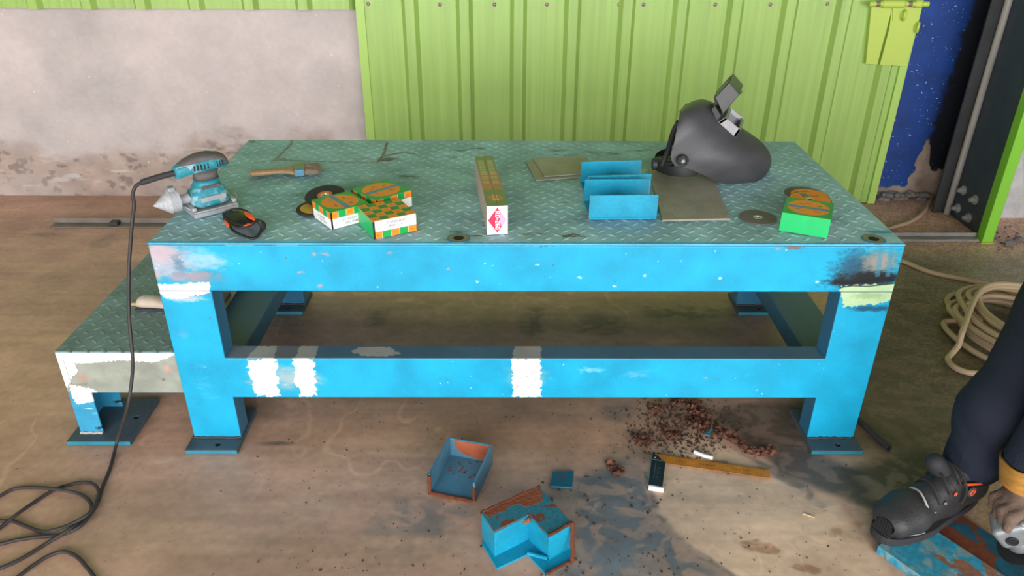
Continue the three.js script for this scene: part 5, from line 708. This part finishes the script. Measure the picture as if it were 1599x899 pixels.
{
  const navyBump = rep(fineBump, 10), navy = M(C(0.0045, 0.009, 0.022), 0.85, 0, { bumpMap: navyBump, bumpScale: 0.003 }), shirt = M(C(0.005, 0.010, 0.025), 0.85, 0, { bumpMap: navyBump, bumpScale: 0.003 }), skin = M(C(0.36, 0.19, 0.12), 0.6), hair = M(C(0.012, 0.01, 0.009), 0.8);
  const leather = M(C(0.038, 0.038, 0.039), 0.55, 0, { map: mott2, bumpMap: rep(fineBump, 8), bumpScale: 0.002 });
  // joints
  const kneeR = V(1.20, 0.53, 0.17), ankR = V(1.045, 0.15, 0.262), hip = V(1.62, 0.36, 0.30), kneeL = V(1.36, 0.50, 0.58), ankL = V(1.34, 0.12, 0.52), chest = V(1.52, 0.74, 0.33), neck = V(1.44, 0.93, 0.34), head = V(1.38, 1.07, 0.345);
  const folds = (g, amp) => { const p = g.attributes.position, n = g.attributes.normal; for (let i = 0; i < p.count; i++) { const x = p.getX(i), y = p.getY(i), z = p.getZ(i), d = amp * (fbm(x * 9 + 20, y * 16 + z * 12 + 20, 3) - 0.5) * 2; p.setXYZ(i, x + n.getX(i) * d, y + n.getY(i) * d, z + n.getZ(i) * d); } const m = mergeVertices(g.deleteAttribute('uv').deleteAttribute('normal'), 1e-5); m.computeVertexNormals(); return uvBox(m); };
  const trousers = sdfMesh([[ankR.clone().add(V(0.004, 0.0, -0.01)), V(1.065, 0.30, 0.25), 0.062, 0.068], [V(1.065, 0.30, 0.25), kneeR, 0.068, 0.082], [kneeR, V(1.58, 0.36, 0.22), 0.085, 0.11], [ankL.clone().add(V(0, 0.02, 0)), kneeL, 0.058, 0.08], [kneeL, V(1.6, 0.36, 0.38), 0.082, 0.11], [V(1.62, 0.36, 0.24), V(1.62, 0.36, 0.36), 0.125, 0.125], [hip, V(1.58, 0.54, 0.31), 0.13, 0.125]], [0.95, 0.0, -0.05], 0.95, 76, 0.05, (p) => 0.106 - p.y);
  part(person, 'trousers', folds(trousers, 0.009), navy, 'dark navy work trousers');
  const wrist = V(1.075, 0.268, 0.385), elbow = V(1.115, 0.53, 0.40), shL = V(1.46, 0.80, 0.50), shR = V(1.46, 0.80, 0.17), elR = V(1.30, 0.52, 0.30), wrR = V(1.22, 0.26, 0.44);
  const top = sdfMesh([[V(1.58, 0.50, 0.31), chest, 0.13, 0.155], [chest, V(1.46, 0.83, 0.335), 0.15, 0.10], [V(1.46, 0.82, 0.46), V(1.46, 0.82, 0.21), 0.075, 0.075], [shL, elbow, 0.07, 0.062], [elbow, wrist, 0.062, 0.054], [shR, elR, 0.07, 0.058], [elR, wrR, 0.058, 0.05]], [0.9, 0.12, -0.1], 0.95, 76, 0.05, (p) => Math.max(p.x < 1.3 ? 0.255 - p.y : -1));
  part(person, 'shirt', folds(top, 0.007), shirt, 'dark navy sleeve and shirt');
  const hd = sdfMesh([[V(1.45, 0.86, 0.337), V(1.42, 0.97, 0.342), 0.06, 0.055], [head.clone().add(V(0.03, 0.03, 0)), head.clone().add(V(0.005, 0.045, 0)), 0.086, 0.082], [head.clone().add(V(-0.015, -0.01, 0)), head.clone().add(V(-0.04, -0.055, 0)), 0.066, 0.042], [head.clone().add(V(-0.088, -0.004, 0)), head.clone().add(V(-0.1, -0.022, 0)), 0.009, 0.013], [head.clone().add(V(-0.075, -0.05, -0.014)), head.clone().add(V(-0.075, -0.05, 0.014)), 0.009, 0.009], [head.clone().add(V(0.015, 0, 0.083)), head.clone().add(V(0.025, 0.03, 0.086)), 0.011, 0.014], [head.clone().add(V(0.015, 0, -0.083)), head.clone().add(V(0.025, 0.03, -0.086)), 0.011, 0.014]], [1.24, 0.84, 0.19], 0.31, 64, 0.018);
  const bd = part(person, 'body', hd, skin, 'bare head and neck');
  for (const s of [-1, 1]) part(bd, 'eye', new THREE.SphereGeometry(0.010, 14, 10).translate(head.x - 0.069, head.y + 0.015, head.z + s * 0.031), M(C(0.05, 0.04, 0.035), 0.3));
  part(person, 'hair', sdfMesh([[head.clone().add(V(0.035, 0.05, 0)), head.clone().add(V(0.0, 0.065, 0)), 0.089, 0.078], [head.clone().add(V(0.07, 0.0, 0)), head.clone().add(V(0.06, 0.04, 0)), 0.06, 0.08]], [1.22, 0.9, 0.19], 0.31, 48, 0.02, (p) => (p.x < head.x + 0.01 ? head.y + 0.055 - p.y : head.y - 0.04 - p.y)), hair, 'short black hair');
  // boots
  function boot(toe, heel, y0, label) {
    const d = V(toe.x - heel.x, 0, toe.z - heel.z), L = d.length(), yaw = -Math.atan2(d.z, d.x), b = new THREE.Group(); b.name = 'boot'; b.userData.label = label; b.position.set(heel.x, y0, heel.z); b.rotation.y = yaw; person.add(b);
    const k = L / 0.31, S = (x, y, z) => V(x * k, y, z); // x from heel to toe
    const up = sdfMesh([[S(0.045, 0.05, 0), S(0.12, 0.045, 0), 0.042, 0.042], [S(0.12, 0.045, 0), S(0.22, 0.042, 0.004), 0.042, 0.046], [S(0.22, 0.048, -0.016), S(0.262, 0.044, -0.012), 0.036, 0.034], [S(0.22, 0.048, 0.02), S(0.258, 0.044, 0.018), 0.036, 0.034], [S(0.05, 0.07, 0), S(0.058, 0.125, 0), 0.046, 0.047], [S(0.075, 0.11, 0), S(0.17, 0.068, 0), 0.042, 0.036]], [-0.04, 0.0, -0.19], 0.38, 72, 0.02, (p) => 0.012 - p.y);
    const upper = part(b, 'upper', up, leather, 'scuffed black leather upper');
    const out = []; for (let i = 0; i < 40; i++) { const t = i / 40 * 2 * Math.PI, c = Math.cos(t), s = Math.sin(t), x = 0.15 + 0.152 * Math.sign(c) * Math.abs(c) ** 0.72, w = x < 0.1 ? 0.042 : x < 0.16 ? 0.042 + (x - 0.1) * 0.1 : 0.054; out.push([x * k, w * Math.sign(s) * Math.abs(s) ** 0.8]); }
    part(b, 'sole', extr(out, 0.02, 0.003).rotateX(-Math.PI / 2), mat.rubber, 'black rubber sole');
    const toeCap = part(upper, 'toe_bumper', merge(Array.from({ length: 7 }, (_, i) => rbox((0.283 - i * 0.0012) * k, (0.2955 - i * 0.0012) * k, 0.022 + i * 0.0048, 0.025 + i * 0.0048, -0.024 + i * 0.001, 0.024 - i * 0.001, 0.0014))), mat.rubber, 'ribbed toe bumper');
    const st = []; for (let i = 0; i <= 16; i++) { const t = -1.35 + 2.7 * i / 16; st.push(S(0.20 + Math.cos(t) * 0.092, 0.027, Math.sin(t) * 0.052)); } part(upper, 'welt_stitching', tube(st, 0.0012, 40, 5), M(C(0.28, 0.28, 0.28), 0.8));
    part(b, 'tongue', sdfMesh([[S(0.115, 0.10, 0.01), S(0.145, 0.142, 0.026), 0.024, 0.019], [S(0.13, 0.12, 0.012), S(0.15, 0.148, 0.018), 0.018, 0.016]], [0.04, 0.04, -0.07], 0.18, 40, 0.02), mat.rubber, 'padded black tongue');
    const lace = M(C(0.025, 0.022, 0.02), 0.8);
    for (let i = 0; i < 4; i++) { const x = 0.122 + i * 0.025, y = 0.143 - i * 0.0165; part(b, 'lace', tube([S(x - 0.006, y - 0.03, 0.038), S(x, y - 0.004, 0.024), S(x + 0.006, y + 0.006, 0), S(x + 0.012, y - 0.004, -0.024), S(x + 0.006, y - 0.03, -0.038)], 0.0026, 24, 6), i === 3 ? M(C(0.35, 0.34, 0.33), 0.8) : lace); part(b, 'eyelet', new THREE.TorusGeometry(0.004, 0.0014, 6, 14).translate((x - 0.006) * k, y - 0.03, -0.0405), i < 2 ? mat.orange : mat.steel); }
    part(b, 'lace_end', tube([S(0.12, 0.14, -0.024), S(0.125, 0.12, -0.046), S(0.122, 0.095, -0.051), S(0.126, 0.07, -0.05)], 0.0026, 20, 6), lace);
    part(b, 'collar_trim', tube([S(0.122, 0.118, -0.042), S(0.09, 0.112, -0.05), S(0.05, 0.102, -0.051), S(0.015, 0.098, -0.036)], 0.0032, 24, 6), mat.orange, 'orange collar piping');
    part(b, 'ankle_badge', cyl(0.013, 0.013, 0.004, 20).rotateX(Math.PI / 2).translate(0.1 * k, 0.092, -0.049), M(C(0.1, 0.1, 0.11), 0.5)); part(b, 'badge_ring', new THREE.TorusGeometry(0.0075, 0.0018, 6, 18).translate(0.1 * k, 0.092, -0.0515), mat.orange);
    return b;
  }
  boot(V(0.792, 0, 0.378), V(1.109, 0, 0.221), 0.0225, 'black work boot with orange trim resting on the blue beam');
  boot(V(1.16, 0, 0.62), V(1.41, 0, 0.50), 0.0, 'black work boot planted on the floor');
  // gloves: palm, four fingers, thumb; the left one holds the gear head, the right one the body of the grinder
  const glove = (w, knuck, tips, thumb, cuffTop) => sdfMesh([[w, knuck, 0.034, 0.036], [knuck.clone().add(V(0.01, 0, 0.012)), knuck.clone().add(V(-0.006, -0.006, -0.016)), 0.03, 0.03], ...tips.flatMap(([a, b, c]) => [[a, b, 0.0125, 0.0115], [b, c, 0.0115, 0.0095]]), [thumb[0], thumb[1], 0.014, 0.0125], [thumb[1], thumb[2], 0.0125, 0.0105]], [w.x - 0.14, Math.max(0, w.y - 0.22), w.z - 0.14], 0.28, 84, 0.010);
  const gl = M(C(0.16, 0.105, 0.075), 0.8, 0, { bumpMap: rep(fineBump, 10), bumpScale: 0.004 }), cuff = M(C(0.56, 0.27, 0.045), 0.65, 0, { map: mott2, bumpMap: rep(fineBump, 6), bumpScale: 0.002 });
  const kn = V(1.09, 0.168, 0.392), tips = [0, 1, 2, 3].map((i) => { const z = 0.03 - i * 0.021; return [V(1.085, 0.165, 0.392 + z), V(1.048 - (i === 1 ? 0.006 : 0), 0.142, 0.396 + z), V(1.046, 0.112 + (i === 3 ? 0.01 : 0), 0.398 + z)]; });
  const gL = part(person, 'glove', glove(V(1.08, 0.215, 0.388), kn, tips, [V(1.105, 0.17, 0.42), V(1.11, 0.14, 0.44), V(1.10, 0.115, 0.444)]), gl, 'brown work glove closed on the grinder');
  const cuffG = (w, dir) => { const secs = []; const q = new THREE.Quaternion().setFromUnitVectors(V(0, 1, 0), dir); for (const [t, r] of [[0, 0.047], [0.004, 0.050], [0.03, 0.054], [0.062, 0.058], [0.064, 0.052], [0.004, 0.044]]) secs.push(ring(0, t, 0, r, r * 0.9, 2.6, 28).map((p) => p.applyQuaternion(q).add(w))); return loft(secs, false); };
  const cf = part(gL, 'cuff', cuffG(V(1.082, 0.205, 0.388), wrist.clone().sub(V(1.08, 0.215, 0.388)).normalize()), cuff, 'yellow leather cuff');
  const tw = []; for (let i = 0; i < 40; i++) { const t = i / 40 * 2 * Math.PI; tw.push(V(1.082 + Math.cos(t) * 0.05, 0.207 + 0.003 * Math.sin(t * 20), 0.388 + Math.sin(t) * 0.046)); }
  part(gL, 'cuff_binding', tube(tw, 0.0042, 120, 6, true), M(C(0.42, 0.17, 0.03), 0.7), 'stitched cuff binding');
  const k2 = V(1.235, 0.165, 0.475), t2 = [0, 1, 2, 3].map((i) => { const z = 0.03 - i * 0.021; return [V(1.23, 0.16, 0.475 + z), V(1.195, 0.137, 0.478 + z), V(1.197, 0.106, 0.48 + z)]; });
  part(person, 'glove', glove(V(1.225, 0.235, 0.455), k2, t2, [V(1.25, 0.165, 0.50), V(1.255, 0.135, 0.52), V(1.245, 0.11, 0.525)]), gl, 'brown work glove on the rear of the grinder');
}
{ // angle grinder: gear head towards the boot, body running away to the side
  const o = thing('angle_grinder', 'silver headed angle grinder held in brown gloves over the blue beam', 'grinder', [1.072, 0.098, 0.405], 0); o.rotation.set(0.15, -0.35, 0.75, 'YXZ'); o.scale.setScalar(1.18);
  part(o, 'gear_head', merge([rbox(-0.03, 0.035, -0.028, 0.024, -0.03, 0.03, 0.011, 4), cyl(0.026, 0.03, 0.02, 24).translate(0, -0.034, 0), rbox(0.02, 0.062, -0.026, 0.026, -0.028, 0.028, 0.008, 3)]), M(C(0.5, 0.52, 0.53), 0.38, 0.5, { map: mott2 }), 'silver gear head');
  part(o, 'handle_socket', merge([cyl(0.009, 0.009, 0.004, 18).rotateX(Math.PI / 2).translate(-0.004, -0.004, 0.031), new THREE.TorusGeometry(0.009, 0.002, 6, 18).translate(-0.004, -0.004, 0.0325)]), mat.black);
  part(o, 'body', loft([[0.06, 0.028, 0.03], [0.09, 0.027, 0.029], [0.15, 0.027, 0.028], [0.22, 0.03, 0.031], [0.27, 0.026, 0.028]].map(([x, h, w]) => ring(x, 0, 0, w, h, 2.6, 28, 'x'))), M(C(0.025, 0.025, 0.028), 0.5), 'black motor body');
  part(o, 'guard', merge([new THREE.CylinderGeometry(0.058, 0.058, 0.016, 36, 1, true, 0, Math.PI * 1.1).translate(0, -0.049, 0), new THREE.CylinderGeometry(0.058, 0.02, 0.002, 36, 1, true, 0, Math.PI * 1.1).translate(0, -0.0405, 0)]), mat.steel, 'steel wheel guard');
  part(o, 'wheel', cyl(0.05, 0.05, 0.004, 40).translate(0, -0.052, 0), mat.rubber, 'dark grinding wheel');
}
renderer.render(scene, camera);
